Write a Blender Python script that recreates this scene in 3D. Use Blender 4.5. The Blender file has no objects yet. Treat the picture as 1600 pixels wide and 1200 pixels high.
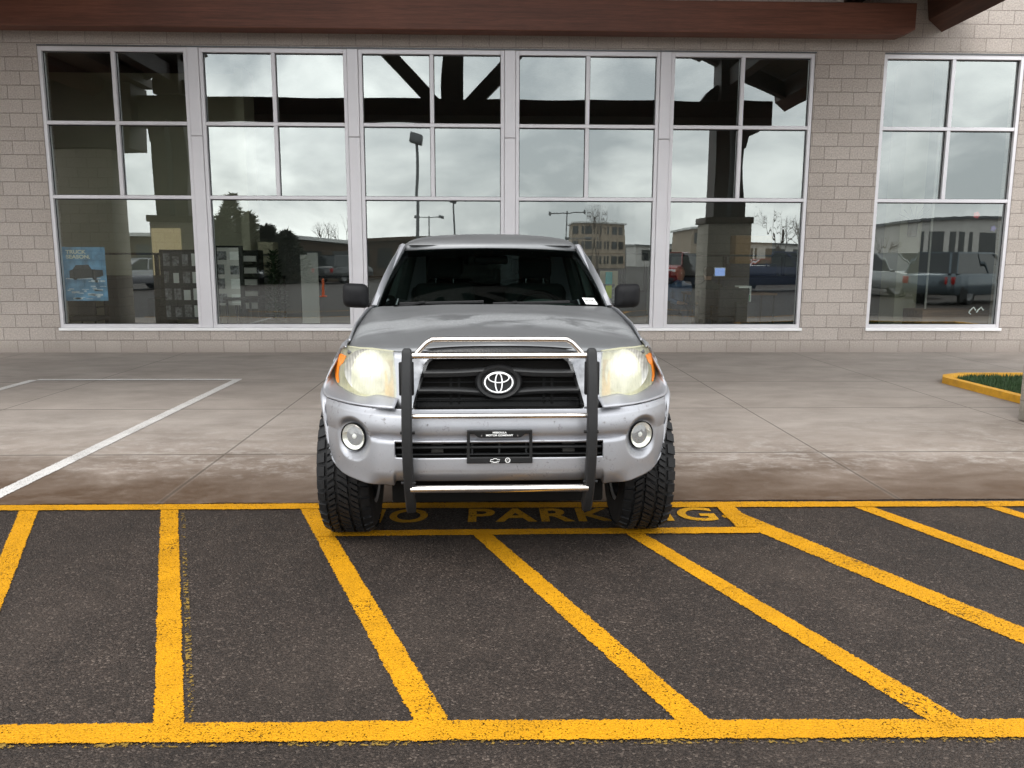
import bpy, bmesh, math, random
from mathutils import Vector, Matrix, Quaternion
random.seed(7)
SC = bpy.context.scene
COL = SC.collection
R = math.radians

# ------------------------------------------------------------------ camera
FPX, HC = 1250.0, 1.52                      # focal length in photo pixels, eye height
PITCH, YAW, ROLL = R(8.96), R(1.6), 0.0028
fw = Vector((math.sin(YAW)*math.cos(PITCH), math.cos(YAW)*math.cos(PITCH), -math.sin(PITCH)))
rt = Vector((math.cos(YAW), -math.sin(YAW), 0)); up = rt.cross(fw)
rt, up = rt*math.cos(ROLL)+up*math.sin(ROLL), up*math.cos(ROLL)-rt*math.sin(ROLL)
cam = bpy.data.objects.new('camera', bpy.data.cameras.new('camera'))
COL.objects.link(cam)
cam.matrix_world = Matrix(((rt.x, up.x, -fw.x, 0), (rt.y, up.y, -fw.y, 0), (rt.z, up.z, -fw.z, HC), (0, 0, 0, 1)))
cam.data.sensor_width = 36; cam.data.lens = FPX/1600*36
cam.data.clip_start = 0.05; cam.data.clip_end = 2000
SC.camera = cam

# ------------------------------------------------------------------ sky, sun, exposure
SUN_EL, SUN_AZ = R(58), R(205)              # overcast: the brightest part of the cloud is behind the viewer, to the left
world = bpy.data.worlds.new('World'); SC.world = world; world.use_nodes = True
wt = world.node_tree; wt.nodes.clear()
def wn(t, **p):
    n = wt.nodes.new(t)
    for k, v in p.items(): setattr(n, k, v)
    return n
sky = wn('ShaderNodeTexSky', sky_type='NISHITA'); sky.sun_disc = False
sky.sun_elevation = SUN_EL; sky.sun_rotation = SUN_AZ; sky.air_density = 1.2; sky.dust_density = 2.5
bg1 = wn('ShaderNodeBackground'); bg1.inputs[1].default_value = 0.09; wt.links.new(sky.outputs[0], bg1.inputs[0])
tc = wn('ShaderNodeTexCoord'); mp = wn('ShaderNodeMapping'); mp.inputs['Scale'].default_value = (1.0, 1.0, 1.9)
mp.inputs['Location'].default_value = (0.35, 0.1, 0.2)
wt.links.new(tc.outputs['Generated'], mp.inputs[0])
nz = wn('ShaderNodeTexNoise'); nz.inputs['Scale'].default_value = 3.4; nz.inputs['Detail'].default_value = 8
nz.inputs['Roughness'].default_value = 0.6; nz.inputs['Distortion'].default_value = 0.25
wt.links.new(mp.outputs[0], nz.inputs['Vector'])
cr = wn('ShaderNodeValToRGB'); el = cr.color_ramp.elements
el[0].position = 0.38; el[0].color = (0.46, 0.485, 0.505, 1)
el[1].position = 0.63; el[1].color = (1.14, 1.15, 1.13, 1)
e = el.new(0.5); e.color = (0.76, 0.775, 0.78, 1)
wt.links.new(nz.outputs['Fac'], cr.inputs[0])
dt = wn('ShaderNodeVectorMath', operation='DOT_PRODUCT'); wt.links.new(tc.outputs['Generated'], dt.inputs[0]); dt.inputs[1].default_value = Vector((-0.36, -1.0, 0.16)).normalized()
mx0 = wn('ShaderNodeMath', operation='MAXIMUM'); wt.links.new(dt.outputs['Value'], mx0.inputs[0])
pw = wn('ShaderNodeMath', operation='POWER'); wt.links.new(mx0.outputs[0], pw.inputs[0]); pw.inputs[1].default_value = 9
lob = wn('ShaderNodeMath', operation='MULTIPLY_ADD'); wt.links.new(pw.outputs[0], lob.inputs[0]); lob.inputs[1].default_value = 0.22
sz_ = wn('ShaderNodeSeparateXYZ'); wt.links.new(tc.outputs['Generated'], sz_.inputs[0])
za = wn('ShaderNodeMath', operation='MULTIPLY_ADD', use_clamp=False); wt.links.new(sz_.outputs[2], za.inputs[0]); za.inputs[1].default_value = -0.10; za.inputs[2].default_value = 1.28; wt.links.new(za.outputs[0], lob.inputs[2])
bg2 = wn('ShaderNodeBackground'); wt.links.new(lob.outputs[0], bg2.inputs[1]); wt.links.new(cr.outputs[0], bg2.inputs[0])
mxw = wn('ShaderNodeMixShader'); mxw.inputs[0].default_value = 0.88
wt.links.new(bg1.outputs[0], mxw.inputs[1]); wt.links.new(bg2.outputs[0], mxw.inputs[2])
wo = wn('ShaderNodeOutputWorld'); wt.links.new(mxw.outputs[0], wo.inputs[0])
sun = bpy.data.objects.new('sun', bpy.data.lights.new('sun', 'SUN')); COL.objects.link(sun)
sun.data.energy = 0.6; sun.data.angle = R(25); sun.data.color = (1, 0.97, 0.92)
sd = Vector((math.sin(SUN_AZ)*math.cos(SUN_EL), math.cos(SUN_AZ)*math.cos(SUN_EL), math.sin(SUN_EL)))
sun.rotation_euler = sd.to_track_quat('Z', 'Y').to_euler()
vs = SC.view_settings
vs.view_transform = 'Standard'; vs.look = 'None'; vs.exposure = 1.50; vs.gamma = 1.0; vs.use_curve_mapping = False
SC.cycles.use_denoising = True
SC.cycles.max_bounces = 10; SC.cycles.transparent_max_bounces = 16; SC.cycles.glossy_bounces = 5
SC.cycles.sample_clamp_indirect = 6

# ------------------------------------------------------------------ measuring helpers
CAMP = Vector((0, 0, HC))
def ray(px, py): return fw + rt*((px-800)/FPX) - up*((py-600)/FPX)
def at(px, py, Y):                          # point of the photo on the vertical plane y = Y
    d = ray(px, py); return CAMP + d*(Y/d.y)
def gd(px, py, z=0.0):                      # point of the photo on the ground
    d = ray(px, py); return CAMP + d*((z-HC)/d.z)
YW = 12.90                                  # front face of the block wall
YG = YW + 0.07                              # glass plane
def refl(px, py, Y):                        # where a thing at y = Y stands whose mirror image in the glass is seen at px, py
    p = at(px, py, 2*YG-Y); return Vector((p.x, Y, p.z))

# ------------------------------------------------------------------ object helpers
def tag(o, label=None, cat=None, group=None, kind=None):
    if label: o['label'] = label
    if cat: o['category'] = cat
    if group: o['group'] = group
    if kind: o['kind'] = kind
    return o
def empty(name, loc=(0, 0, 0), rz=0.0, label=None, cat=None, group=None):
    o = bpy.data.objects.new(name, None); COL.objects.link(o)
    o.empty_display_size = 0.2; o.location = loc; o.rotation_euler = (0, 0, rz)
    return tag(o, label, cat, group)
def children(o): return [c for c in COL.objects if c.parent is o]
def copy_tree(o, parent=None):
    c = o.copy(); COL.objects.link(c)
    if parent: c.parent = parent
    for ch in children(o): copy_tree(ch, c)
    return c

class MB:
    """collects faces; build() links them as ONE mesh object"""
    def __init__(s): s.v = []; s.f = []; s.m = []; s.uv = {}; s.mi = 0
    def face(s, idx): s.f.append(tuple(idx)); s.m.append(s.mi); return len(s.f)-1
    def vert(s, p): s.v.append(Vector(p)); return len(s.v)-1
    def poly(s, pts): return s.face([s.vert(p) for p in pts])
    def box(s, a, b, rot=None, piv=None):
        x0, y0, z0 = a; x1, y1, z1 = b
        P = [Vector(p) for p in ((x0,y0,z0),(x1,y0,z0),(x1,y1,z0),(x0,y1,z0),(x0,y0,z1),(x1,y0,z1),(x1,y1,z1),(x0,y1,z1))]
        if rot is not None:
            c = Vector(piv) if piv is not None else sum(P, Vector())/8
            P = [c + rot @ (p-c) for p in P]
        i = [s.vert(p) for p in P]
        for q in ((3,2,1,0),(4,5,6,7),(0,1,5,4),(1,2,6,5),(2,3,7,6),(3,0,4,7)): s.face([i[k] for k in q])
        return s
    def rbox(s, a, b, r=0.02, rot=None, piv=None, seg=2):
        bm = bmesh.new(); bmesh.ops.create_cube(bm, size=1)
        for v in bm.verts: v.co = Vector([(a[k]+b[k])/2 + v.co[k]*(b[k]-a[k]) for k in range(3)])
        bmesh.ops.bevel(bm, geom=bm.edges[:], offset=r, segments=seg, affect='EDGES', profile=0.5)
        c = Vector(piv) if piv is not None else (Vector(a)+Vector(b))/2
        s.addbm(bm, (lambda p: c + rot @ (p-c)) if rot is not None else None); return s
    def addbm(s, bm, fn=None):
        bm.verts.index_update(); o = len(s.v)
        for v in bm.verts: s.v.append(fn(v.co.copy()) if fn else v.co.copy())
        for f in bm.faces: s.face([o+v.index for v in f.verts])
        bm.free()
    def grid(s, rows, closed_u=False, closed_v=False, skip=None):
        n, m = len(rows), len(rows[0]); o = len(s.v)
        for r_ in rows:
            for p in r_: s.v.append(Vector(p))
        for i in range(n if closed_v else n-1):
            for j in range(m if closed_u else m-1):
                if skip and skip(i, j): continue
                a, b = i*m+j, i*m+(j+1) % m; c, d = ((i+1) % n)*m+(j+1) % m, ((i+1) % n)*m+j
                s.face((o+a, o+b, o+c, o+d))
        return s
    def tube(s, pts, r, n=10, caps=True, rfn=None, flat=None):
        pts = [Vector(p) for p in pts]; rows = []
        ref = None
        for i, p in enumerate(pts):
            t = (pts[min(i+1, len(pts)-1)]-pts[max(i-1, 0)]).normalized()
            if ref is None:
                ref = Vector((0, 0, 1)) if abs(t.z) < 0.9 else Vector((1, 0, 0))
            a = (ref - t*ref.dot(t)).normalized(); b = t.cross(a); ref = a
            rr = rfn(i/(len(pts)-1)) if rfn else r
            fa, fb = flat if flat else (1, 1)
            rows.append([p + a*(rr*fa*math.cos(2*math.pi*k/n)) + b*(rr*fb*math.sin(2*math.pi*k/n)) for k in range(n)])
        o = len(s.v); s.grid(rows, closed_u=True)
        if caps:
            s.face([o+k for k in range(n)][::-1]); s.face([o+(len(rows)-1)*n+k for k in range(n)])
        return s
    def lathe(s, prof, origin, axis='y', n=32, caps=False):
        """prof: (along axis, radius)"""
        O = Vector(origin); rows = []
        for h, r in prof:
            row = []
            for k in range(n):
                c, q = math.cos(2*math.pi*k/n)*r, math.sin(2*math.pi*k/n)*r
                row.append(O + (Vector((c, h, q)) if axis == 'y' else Vector((h, c, q)) if axis == 'x' else Vector((c, q, h))))
            rows.append(row)
        o = len(s.v); s.grid(rows, closed_u=True)
        if caps:
            s.face([o+k for k in range(n)]); s.face([o+(len(rows)-1)*n+k for k in range(n)][::-1])
        return s
    def prism(s, poly, fn0, fn1):
        a = [s.vert(fn0(p)) for p in poly]; b = [s.vert(fn1(p)) for p in poly]; n = len(poly)
        s.face(a[::-1]); s.face(b)
        for k in range(n): s.face((a[k], a[(k+1) % n], b[(k+1) % n], b[k]))
        return s
    def mirror_x(s):
        n = len(s.v); s.v += [Vector((-p.x, p.y, p.z)) for p in s.v[:n]]
        for k in range(len(s.f)): s.f.append(tuple(n+i for i in s.f[k][::-1])); s.m.append(s.m[k])
        return s
    def build(s, name, mat, parent=None, smooth=40, solid=0, subsurf=0, bevel=0, off=-1, recalc=True, loc=None):
        me = bpy.data.meshes.new(name); me.from_pydata([tuple(p) for p in s.v], [], s.f)
        for m_ in (mat if isinstance(mat, (list, tuple)) else [mat]): me.materials.append(m_)
        for p, k in zip(me.polygons, s.m): p.material_index = k
        if recalc:
            bm = bmesh.new(); bm.from_mesh(me)
            bmesh.ops.remove_doubles(bm, verts=bm.verts, dist=1e-5)
            bmesh.ops.recalc_face_normals(bm, faces=bm.faces); bm.to_mesh(me); bm.free()
        if smooth:
            me.polygons.foreach_set('use_smooth', [True]*len(me.polygons)); me.set_sharp_from_angle(angle=R(smooth))
        o = bpy.data.objects.new(name, me); COL.objects.link(o)
        if parent: o.parent = parent
        if loc: o.location = loc
        if subsurf:
            md = o.modifiers.new('sub', 'SUBSURF'); md.levels = md.render_levels = subsurf
        if solid:
            md = o.modifiers.new('solid', 'SOLIDIFY'); md.thickness = solid; md.offset = off
        if bevel:
            md = o.modifiers.new('bev', 'BEVEL'); md.width = bevel; md.segments = 2; md.limit_method = 'ANGLE'; md.angle_limit = R(40)
        return o

def text(name, s, mat, width, height, mtx, parent=None, ext=0.001, bold=0.0, align='LEFT', label=None, spacing=1.0):
    cu = bpy.data.curves.new(name, 'FONT'); cu.body = s; cu.extrude = ext; cu.offset = bold; cu.space_character = spacing
    cu.fill_mode = 'BOTH' if ext else 'FRONT'
    o = bpy.data.objects.new(name, cu); COL.objects.link(o)
    dg = bpy.context.evaluated_depsgraph_get(); dg.update()
    me = bpy.data.meshes.new_from_object(o.evaluated_get(dg)); COL.objects.unlink(o); bpy.data.objects.remove(o)
    xs = [v.co.x for v in me.vertices]; ys = [v.co.y for v in me.vertices]
    sx, sy = width/(max(xs)-min(xs)), height/(max(ys)-min(ys))
    x0, y0 = min(xs), min(ys)
    for v in me.vertices: v.co = Vector(((v.co.x-x0)*sx, (v.co.y-y0)*sy, v.co.z))
    me.transform(mtx); me.materials.clear(); me.materials.append(mat)
    o = bpy.data.objects.new(name, me); COL.objects.link(o)
    if parent: o.parent = parent
    return o
def FACE(x, y, z): return Matrix.Translation((x, y, z)) @ Matrix.Rotation(math.pi/2, 4, 'X')   # writing that faces -y
def catmull(P, n):
    P = [Vector(p) for p in P]; out = []
    for i in range(len(P)-1):
        a, b, c, d = P[max(i-1, 0)], P[i], P[i+1], P[min(i+2, len(P)-1)]
        for k in range(n):
            t = k/n
            out.append(0.5*((2*b)+(c-a)*t+(2*a-5*b+4*c-d)*t*t+(3*b-a-3*c+d)*t**3))
    out.append(P[-1]); return out
def interp(P, x):                           # piecewise linear y(x) through sorted points
    if x <= P[0][0]: return P[0][1]
    for (a, b), (c, d) in zip(P, P[1:]):
        if x <= c: return b+(d-b)*(x-a)/(c-a) if c > a else d
    return P[-1][1]
def sstep(a, b, x):
    t = max(0, min(1, (x-a)/(b-a))); return t*t*(3-2*t)

# ------------------------------------------------------------------ materials
class G:
    """small node-graph writer"""
    def __init__(s, name):
        s.mat = bpy.data.materials.new(name); s.mat.use_nodes = True; s.t = s.mat.node_tree; s.t.nodes.clear()
        s.out = s.t.nodes.new('ShaderNodeOutputMaterial')
    def n(s, typ, ins=None, **props):
        nd = s.t.nodes.new('ShaderNode'+typ)
        for k, v in props.items(): setattr(nd, k, v)
        for k, v in (ins or {}).items(): s.set(nd.inputs[k], v)
        return nd
    def set(s, sock, v):
        if isinstance(v, bpy.types.NodeSocket): s.t.links.new(v, sock)
        elif isinstance(v, bpy.types.Node): s.t.links.new(v.outputs[0], sock)
        else:
            if sock.type == 'RGBA' and isinstance(v, (int, float)): v = (v, v, v)
            if isinstance(v, (tuple, list)) and len(v) == 3 and sock.type == 'RGBA': v = (*v, 1)
            sock.default_value = v
    def m(s, op, a, b=0.0, c=None, clamp=False):
        nd = s.n('Math', {0: a, 1: b}, operation=op); nd.use_clamp = clamp
        if c is not None: s.set(nd.inputs[2], c)
        return nd.outputs[0]
    def mix(s, f, a, b, blend='MIX'):
        nd = s.t.nodes.new('ShaderNodeMix'); nd.data_type = 'RGBA'; nd.blend_type = blend
        s.set(nd.inputs[0], f); s.set(nd.inputs[6], a); s.set(nd.inputs[7], b); return nd.outputs[2]
    def ramp(s, f, *stops):
        nd = s.n('ValToRGB', {0: f}); e = nd.color_ramp.elements
        while len(e) < len(stops): e.new(0.5)
        for k, (p, c) in enumerate(stops):
            e[k].position = p; e[k].color = (*c, 1) if isinstance(c, tuple) else (c, c, c, 1)
        return nd.outputs[0]
    def noise(s, scale, detail=4, rough=0.55, vec=None, dist=0.0):
        ins = {'Scale': scale, 'Detail': detail, 'Roughness': rough, 'Distortion': dist}
        if vec is not None: ins['Vector'] = vec
        return s.n('TexNoise', ins).outputs['Fac']
    def obj(s): return s.n('TexCoord').outputs['Object']
    def scaled(s, vec, sc, loc=(0, 0, 0), rot=(0, 0, 0)):
        return s.n('Mapping', {'Vector': vec, 'Scale': sc, 'Location': loc, 'Rotation': rot}).outputs[0]
    def bump(s, h, strength=0.3, dist=0.01): return s.n('Bump', {'Height': h, 'Strength': strength, 'Distance': dist}).outputs[0]
    def pbr(s, **kw):
        nm = {'base': 'Base Color', 'rough': 'Roughness', 'metal': 'Metallic', 'normal': 'Normal', 'coat': 'Coat Weight', 'coatr': 'Coat Roughness',
              'ior': 'IOR', 'spec': 'Specular IOR Level', 'trans': 'Transmission Weight', 'emit': 'Emission Color', 'estr': 'Emission Strength', 'alpha': 'Alpha', 'coatn': 'Coat Normal', 'sheen': 'Sheen Weight'}
        p = s.n('BsdfPrincipled', {nm[k]: v for k, v in kw.items()})
        s.t.links.new(p.outputs[0], s.out.inputs[0]); return s.mat
    def surf(s, sh): s.set(s.out.inputs[0], sh); return s.mat

def plain(name, c, rough=0.5, metal=0.0, var=0.12, scale=14, bump=0.0, bscale=120, **kw):
    g = G(name); o = g.obj()
    n_ = g.noise(scale, 5, vec=o)
    base = g.mix(g.ramp(n_, (0.3, 0.0), (0.7, 1.0)), tuple(x*(1-var) for x in c), tuple(min(1, x*(1+var)) for x in c))
    ins = dict(base=base, rough=g.m('MULTIPLY_ADD', n_, 0.16, rough-0.08), metal=metal, **kw)
    if bump: ins['normal'] = g.bump(g.noise(bscale, 3, vec=o), bump, 0.004)
    return g.pbr(**ins)

def mat_asphalt():
    g = G('asphalt'); o = g.obj()
    vo = g.n('TexVoronoi', {'Vector': o, 'Scale': 130.0, 'Randomness': 1.0}); stone = vo.outputs['Color']
    hue = g.n('SeparateColor', {0: stone})
    v2 = g.n('TexVoronoi', {'Vector': o, 'Scale': 260.0})
    fine = g.n('SeparateColor', {0: v2.outputs['Color']}).outputs[0]
    val = g.ramp(hue.outputs[0], (0.0, (0.0090, 0.0068, 0.0056)), (0.45, (0.0170, 0.0130, 0.0110)), (0.76, (0.031, 0.0245, 0.0213)), (0.93, (0.052, 0.043, 0.038)), (1.0, (0.125, 0.110, 0.10)))
    val = g.mix(0.35, val, g.ramp(fine, (0, (0.009, 0.0070, 0.0060)), (0.8, (0.033, 0.0265, 0.0235)), (1, (0.11, 0.095, 0.088))))
    big = g.noise(0.9, 5, vec=o); mid = g.noise(7, 4, vec=o)
    val = g.mix(1.0, val, g.ramp(big, (0.3, 0.8), (0.7, 1.2)), 'MULTIPLY')
    val = g.mix(1.0, val, g.ramp(mid, (0.3, 0.82), (0.7, 1.15)), 'MULTIPLY')
    oil = g.m('MULTIPLY', g.ramp(g.noise(1.6, 5, 0.6, vec=o), (0.60, 0.0), (0.72, 0.55)), g.ramp(mid, (0.35, 0.4), (0.6, 1.0)))
    val = g.mix(oil, val, (0.010, 0.0085, 0.008))
    hgt = g.m('SUBTRACT', 1.0, vo.outputs['Distance'])
    h2 = g.m('ADD', hgt, g.m('MULTIPLY', fine, 0.5))
    trk = g.m('MULTIPLY', g.ramp(g.noise(0.7, 3, vec=g.scaled(o, (2.6, 0.12, 1), (4, 0, 0), (0, 0, 0.05))), (0.54, 0.0), (0.66, 0.30)), g.ramp(mid, (0.3, 0.5), (0.6, 1.0))); val = g.mix(trk, val, (0.014, 0.0115, 0.0105))
    dust = g.ramp(g.noise(1.1, 6, 0.65, vec=g.scaled(o, (1, 1, 1), (7, 3, 0))), (0.52, 0.0), (0.72, 0.16)); val = g.mix(dust, val, (0.10, 0.085, 0.075))
    val = g.mix(1.0, val, (1.12, 1.0, 0.90), 'MULTIPLY')
    return g.pbr(base=val, rough=g.ramp(hue.outputs[1], (0, 0.55), (1, 0.9)), normal=g.bump(h2, 0.8, 0.006), spec=0.3)
def mat_paint_line(name, col, wear=0.47, old=None):
    g = G(name); o = g.obj(); uv = g.n('UVMap').outputs[0]
    sx = g.n('SeparateXYZ', {0: uv}); v = g.m('ABSOLUTE', sx.outputs[1])
    vo = g.n('TexVoronoi', {'Vector': o, 'Scale': 105.0}); hgt = g.m('SUBTRACT', 1.0, vo.outputs['Distance'])
    n1 = g.noise(60, 4, 0.7, vec=o); n2 = g.noise(2.2, 3, vec=o); n3 = g.noise(150, 3, 0.7, vec=o)
    c = g.mix(g.ramp(g.noise(5, 5, vec=o), (0.3, 0), (0.7, 1)), tuple(x*0.86 for x in col), tuple(min(1, x*1.06) for x in col))
    c = g.mix(g.ramp(n3, (0.35, 0.45), (0.55, 0.0)), c, tuple(x*0.35 for x in col))
    scuff = g.m('MULTIPLY', g.ramp(g.noise(3.2, 6, 0.7, vec=o), (0.50, 0.0), (0.70, 0.42)), g.ramp(n1, (0.3, 0.5), (0.7, 1.0))); c = g.mix(scuff, c, tuple(x*0.42 for x in col))
    wearm = g.m('ADD', g.m('MULTIPLY', n1, 0.75), g.m('MULTIPLY', n2, 0.35))
    hole = g.m('LESS_THAN', wearm, wear)
    edge = g.m('GREATER_THAN', g.m('ADD', v, g.m('MULTIPLY', g.m('SUBTRACT', n1, 0.5), 0.62)), 0.94)
    pit = g.m('LESS_THAN', g.m('ADD', n3, g.m('ADD', g.m('MULTIPLY', g.m('SUBTRACT', n1, 0.5), 0.5), g.m('MULTIPLY', g.m('SUBTRACT', n2, 0.5), 0.35))), 0.375)
    cut = g.m('MAXIMUM', g.m('MAXIMUM', hole, edge), pit)
    nm = g.bump(g.m('ADD', hgt, g.m('MULTIPLY', n3, 0.4)), 0.55, 0.005)
    p = g.n('BsdfPrincipled', {'Base Color': c, 'Roughness': 0.7, 'Normal': nm, 'Specular IOR Level': 0.2})
    tr = g.n('BsdfTransparent'); mx = g.n('MixShader', {0: cut, 1: p.outputs[0], 2: tr.outputs[0]})
    return g.surf(mx.outputs[0])
def mat_concrete():
    g = G('concrete'); o = g.obj(); s = g.n('SeparateXYZ', {0: o}); X, Y = s.outputs[0], s.outputs[1]
    st = g.scaled(o, (0.55, 1.0, 1)); st2 = g.scaled(o, (0.85, 1.15, 1), rot=(0, 0, 0.12))
    n1 = g.noise(0.5, 6, 0.6, vec=o); n2 = g.noise(2.4, 8, 0.68, vec=st, dist=0.4); n3 = g.noise(160, 2, vec=o); n4 = g.noise(7.5, 9, 0.74, vec=st2)
    c = g.ramp(n1, (0.28, (0.262, 0.227, 0.200)), (0.72, (0.332, 0.293, 0.262)))
    c = g.mix(1.0, c, g.ramp(n2, (0.3, (0.76, 0.75, 0.74)), (0.7, (1.14, 1.14, 1.14))), 'MULTIPLY')
    # brown damp dirt along the asphalt edge
    wob = g.m('ADD', g.m('ADD', Y, g.m('MULTIPLY', g.m('SUBTRACT', n2, 0.5), 1.7)), g.m('MULTIPLY', g.m('SUBTRACT', n4, 0.5), 1.6))
    damp = g.ramp(g.m('MULTIPLY', g.m('SUBTRACT', wob, 4.6), 0.5), (0.26, 1.0), (0.74, 0.0))
    damp = g.m('MULTIPLY', damp, g.ramp(n4, (0.30, 0.55), (0.55, 1.0)))
    c = g.mix(damp, c, (0.105, 0.070, 0.046))
    # pale salt scuffs just inside the damp band
    band = g.m('MULTIPLY', g.ramp(g.m('MULTIPLY', g.m('SUBTRACT', Y, 4.9), 0.25), (0.10, 0.0), (0.24, 1.0), (0.45, 0.8), (0.85, 0.0)), g.ramp(g.noise(0.9, 4, vec=st), (0.40, 0.1), (0.55, 1.0)))
    broad = g.ramp(g.m('MULTIPLY', g.m('SUBTRACT', wob, 4.8), 0.3), (0.0, (0.74, 0.67, 0.61)), (0.75, (1.0, 1.0, 1.0))); c = g.mix(1.0, c, broad, 'MULTIPLY')
    scuff = g.m('MULTIPLY', band, g.ramp(n4, (0.50, 0.0), (0.60, 0.55)))
    c = g.mix(scuff, c, (0.38, 0.35, 0.32))
    spots = g.ramp(g.noise(1.7, 3, 0.5, vec=g.scaled(o, (0.7, 1.3, 1), (3, 1, 0))), (0.70, 0.0), (0.74, 0.45))
    c = g.mix(spots, c, (0.16, 0.14, 0.12))
    wig = g.m('MULTIPLY', g.m('SUBTRACT', g.noise(1.4, 3, vec=o), 0.5), 0.012)
    jx = None
    for x in (-9.7, -7.35, -4.87, -2.06, 2.61, 4.94, 7.3, 9.65):
        k = g.m('ABSOLUTE', g.m('SUBTRACT', g.m('ADD', X, wig), x)); jx = k if jx is None else g.m('MINIMUM', jx, k)
    for y in (6.11, 8.0, 9.78):
        jx = g.m('MINIMUM', jx, g.m('MULTIPLY', g.m('ABSOLUTE', g.m('SUBTRACT', g.m('ADD', Y, wig), y)), 0.62))
    joint = g.m('LESS_THAN', jx, g.m('MULTIPLY_ADD', n2, 0.006, 0.0065))
    side = g.m('LESS_THAN', g.m('ABSOLUTE', g.m('SUBTRACT', jx, 0.018)), 0.007)
    c = g.mix(g.m('MULTIPLY', side, 0.06), c, (0.55, 0.53, 0.5)); c = g.mix(g.m('MULTIPLY', joint, 0.62), c, (0.07, 0.056, 0.045))
    c = g.mix(1.0, c, g.ramp(n3, (0.3, 0.84), (0.7, 1.13)), 'MULTIPLY')
    h = g.m('SUBTRACT', g.m('ADD', g.m('MULTIPLY', n3, 0.1), g.m('MULTIPLY', n4, 0.2)), joint)
    return g.pbr(base=c, rough=g.mix(damp, 0.75, 0.50), spec=0.35, normal=g.bump(h, 0.25, 0.006))
def mat_block(name, tint=(1, 1, 1)):
    g = G(name); o = g.obj(); s = g.n('SeparateXYZ', {0: o})
    vec = g.n('CombineXYZ', {0: g.m('ADD', s.outputs[0], s.outputs[1]), 1: s.outputs[2], 2: 0.0}).outputs[0]
    bk = g.n('TexBrick', {'Vector': vec, 'Color1': (0.0, 0.0, 0.0), 'Color2': (1, 1, 1), 'Mortar': (0.5, 0.5, 0.5), 'Scale': 1.0, 'Mortar Size': 0.0055, 'Mortar Smooth': 0.3,
                         'Bias': 0.0, 'Brick Width': 0.4064, 'Row Height': 0.2045}, offset=0.5)
    tone = g.n('SeparateColor', {0: bk.outputs['Color']}).outputs[0]
    n1 = g.noise(46, 6, 0.75, vec=o); n2 = g.noise(0.6, 4, vec=o); n3 = g.noise(130, 4, 0.7, vec=o)
    t = lambda c: tuple(a*b for a, b in zip(c, tint))
    c = g.mix(tone, t((0.48, 0.418, 0.372)), t((0.54, 0.475, 0.427)))
    c = g.mix(1.0, c, g.ramp(n1, (0.32, 0.66), (0.68, 1.24)), 'MULTIPLY'); c = g.mix(1.0, c, g.ramp(n2, (0.3, 0.92), (0.7, 1.06)), 'MULTIPLY')
    c = g.mix(g.m('MULTIPLY', g.ramp(n3, (0.62, 0.0), (0.72, 0.5)), 1.0), c, t((0.23, 0.19, 0.165)))
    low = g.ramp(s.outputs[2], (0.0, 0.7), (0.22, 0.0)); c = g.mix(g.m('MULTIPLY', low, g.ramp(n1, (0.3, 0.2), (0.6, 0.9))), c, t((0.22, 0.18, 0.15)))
    c = g.mix(g.m('MULTIPLY', bk.outputs['Fac'], 0.6), c, t((0.23, 0.19, 0.165)))
    h = g.m('SUBTRACT', g.m('ADD', g.m('MULTIPLY', n1, 1.0), g.m('MULTIPLY', n3, 0.35)), g.m('MULTIPLY', bk.outputs['Fac'], 1.3))
    return g.pbr(base=c, rough=0.88, normal=g.bump(h, 1.0, 0.022))
def mat_wood(name, c0, c1, axis=(0.4, 9, 9), rough=0.6):
    g = G(name); o = g.obj(); v = g.scaled(o, axis)
    n1 = g.noise(2.2, 7, 0.62, vec=v, dist=0.6); n2 = g.noise(9, 5, 0.7, vec=v); n3 = g.noise(0.8, 4, vec=o)
    c = g.ramp(n1, (0.3, c0), (0.7, c1)); c = g.mix(1.0, c, g.ramp(n2, (0.35, 0.75), (0.65, 1.1)), 'MULTIPLY'); c = g.mix(1.0, c, g.ramp(n3, (0.3, 0.82), (0.7, 1.15)), 'MULTIPLY')
    return g.pbr(base=c, rough=rough, normal=g.bump(n2, 0.25, 0.004))
def mat_glass(name, refl_=0.3, tint=(0.74, 0.79, 0.76), rtint=(0.94, 1.0, 0.98), edge=0.6):
    g = G(name)
    tr = g.n('BsdfTransparent', {0: tint}); gl = g.n('BsdfGlossy', {'Color': rtint, 'Roughness': 0.0})
    lw = g.n('LayerWeight', {'Blend': 0.5}); f = g.m('MULTIPLY_ADD', g.m('POWER', lw.outputs['Facing'], 4.0), edge, refl_, clamp=True)
    return g.surf(g.n('MixShader', {0: f, 1: tr.outputs[0], 2: gl.outputs[0]}).outputs[0])
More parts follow.
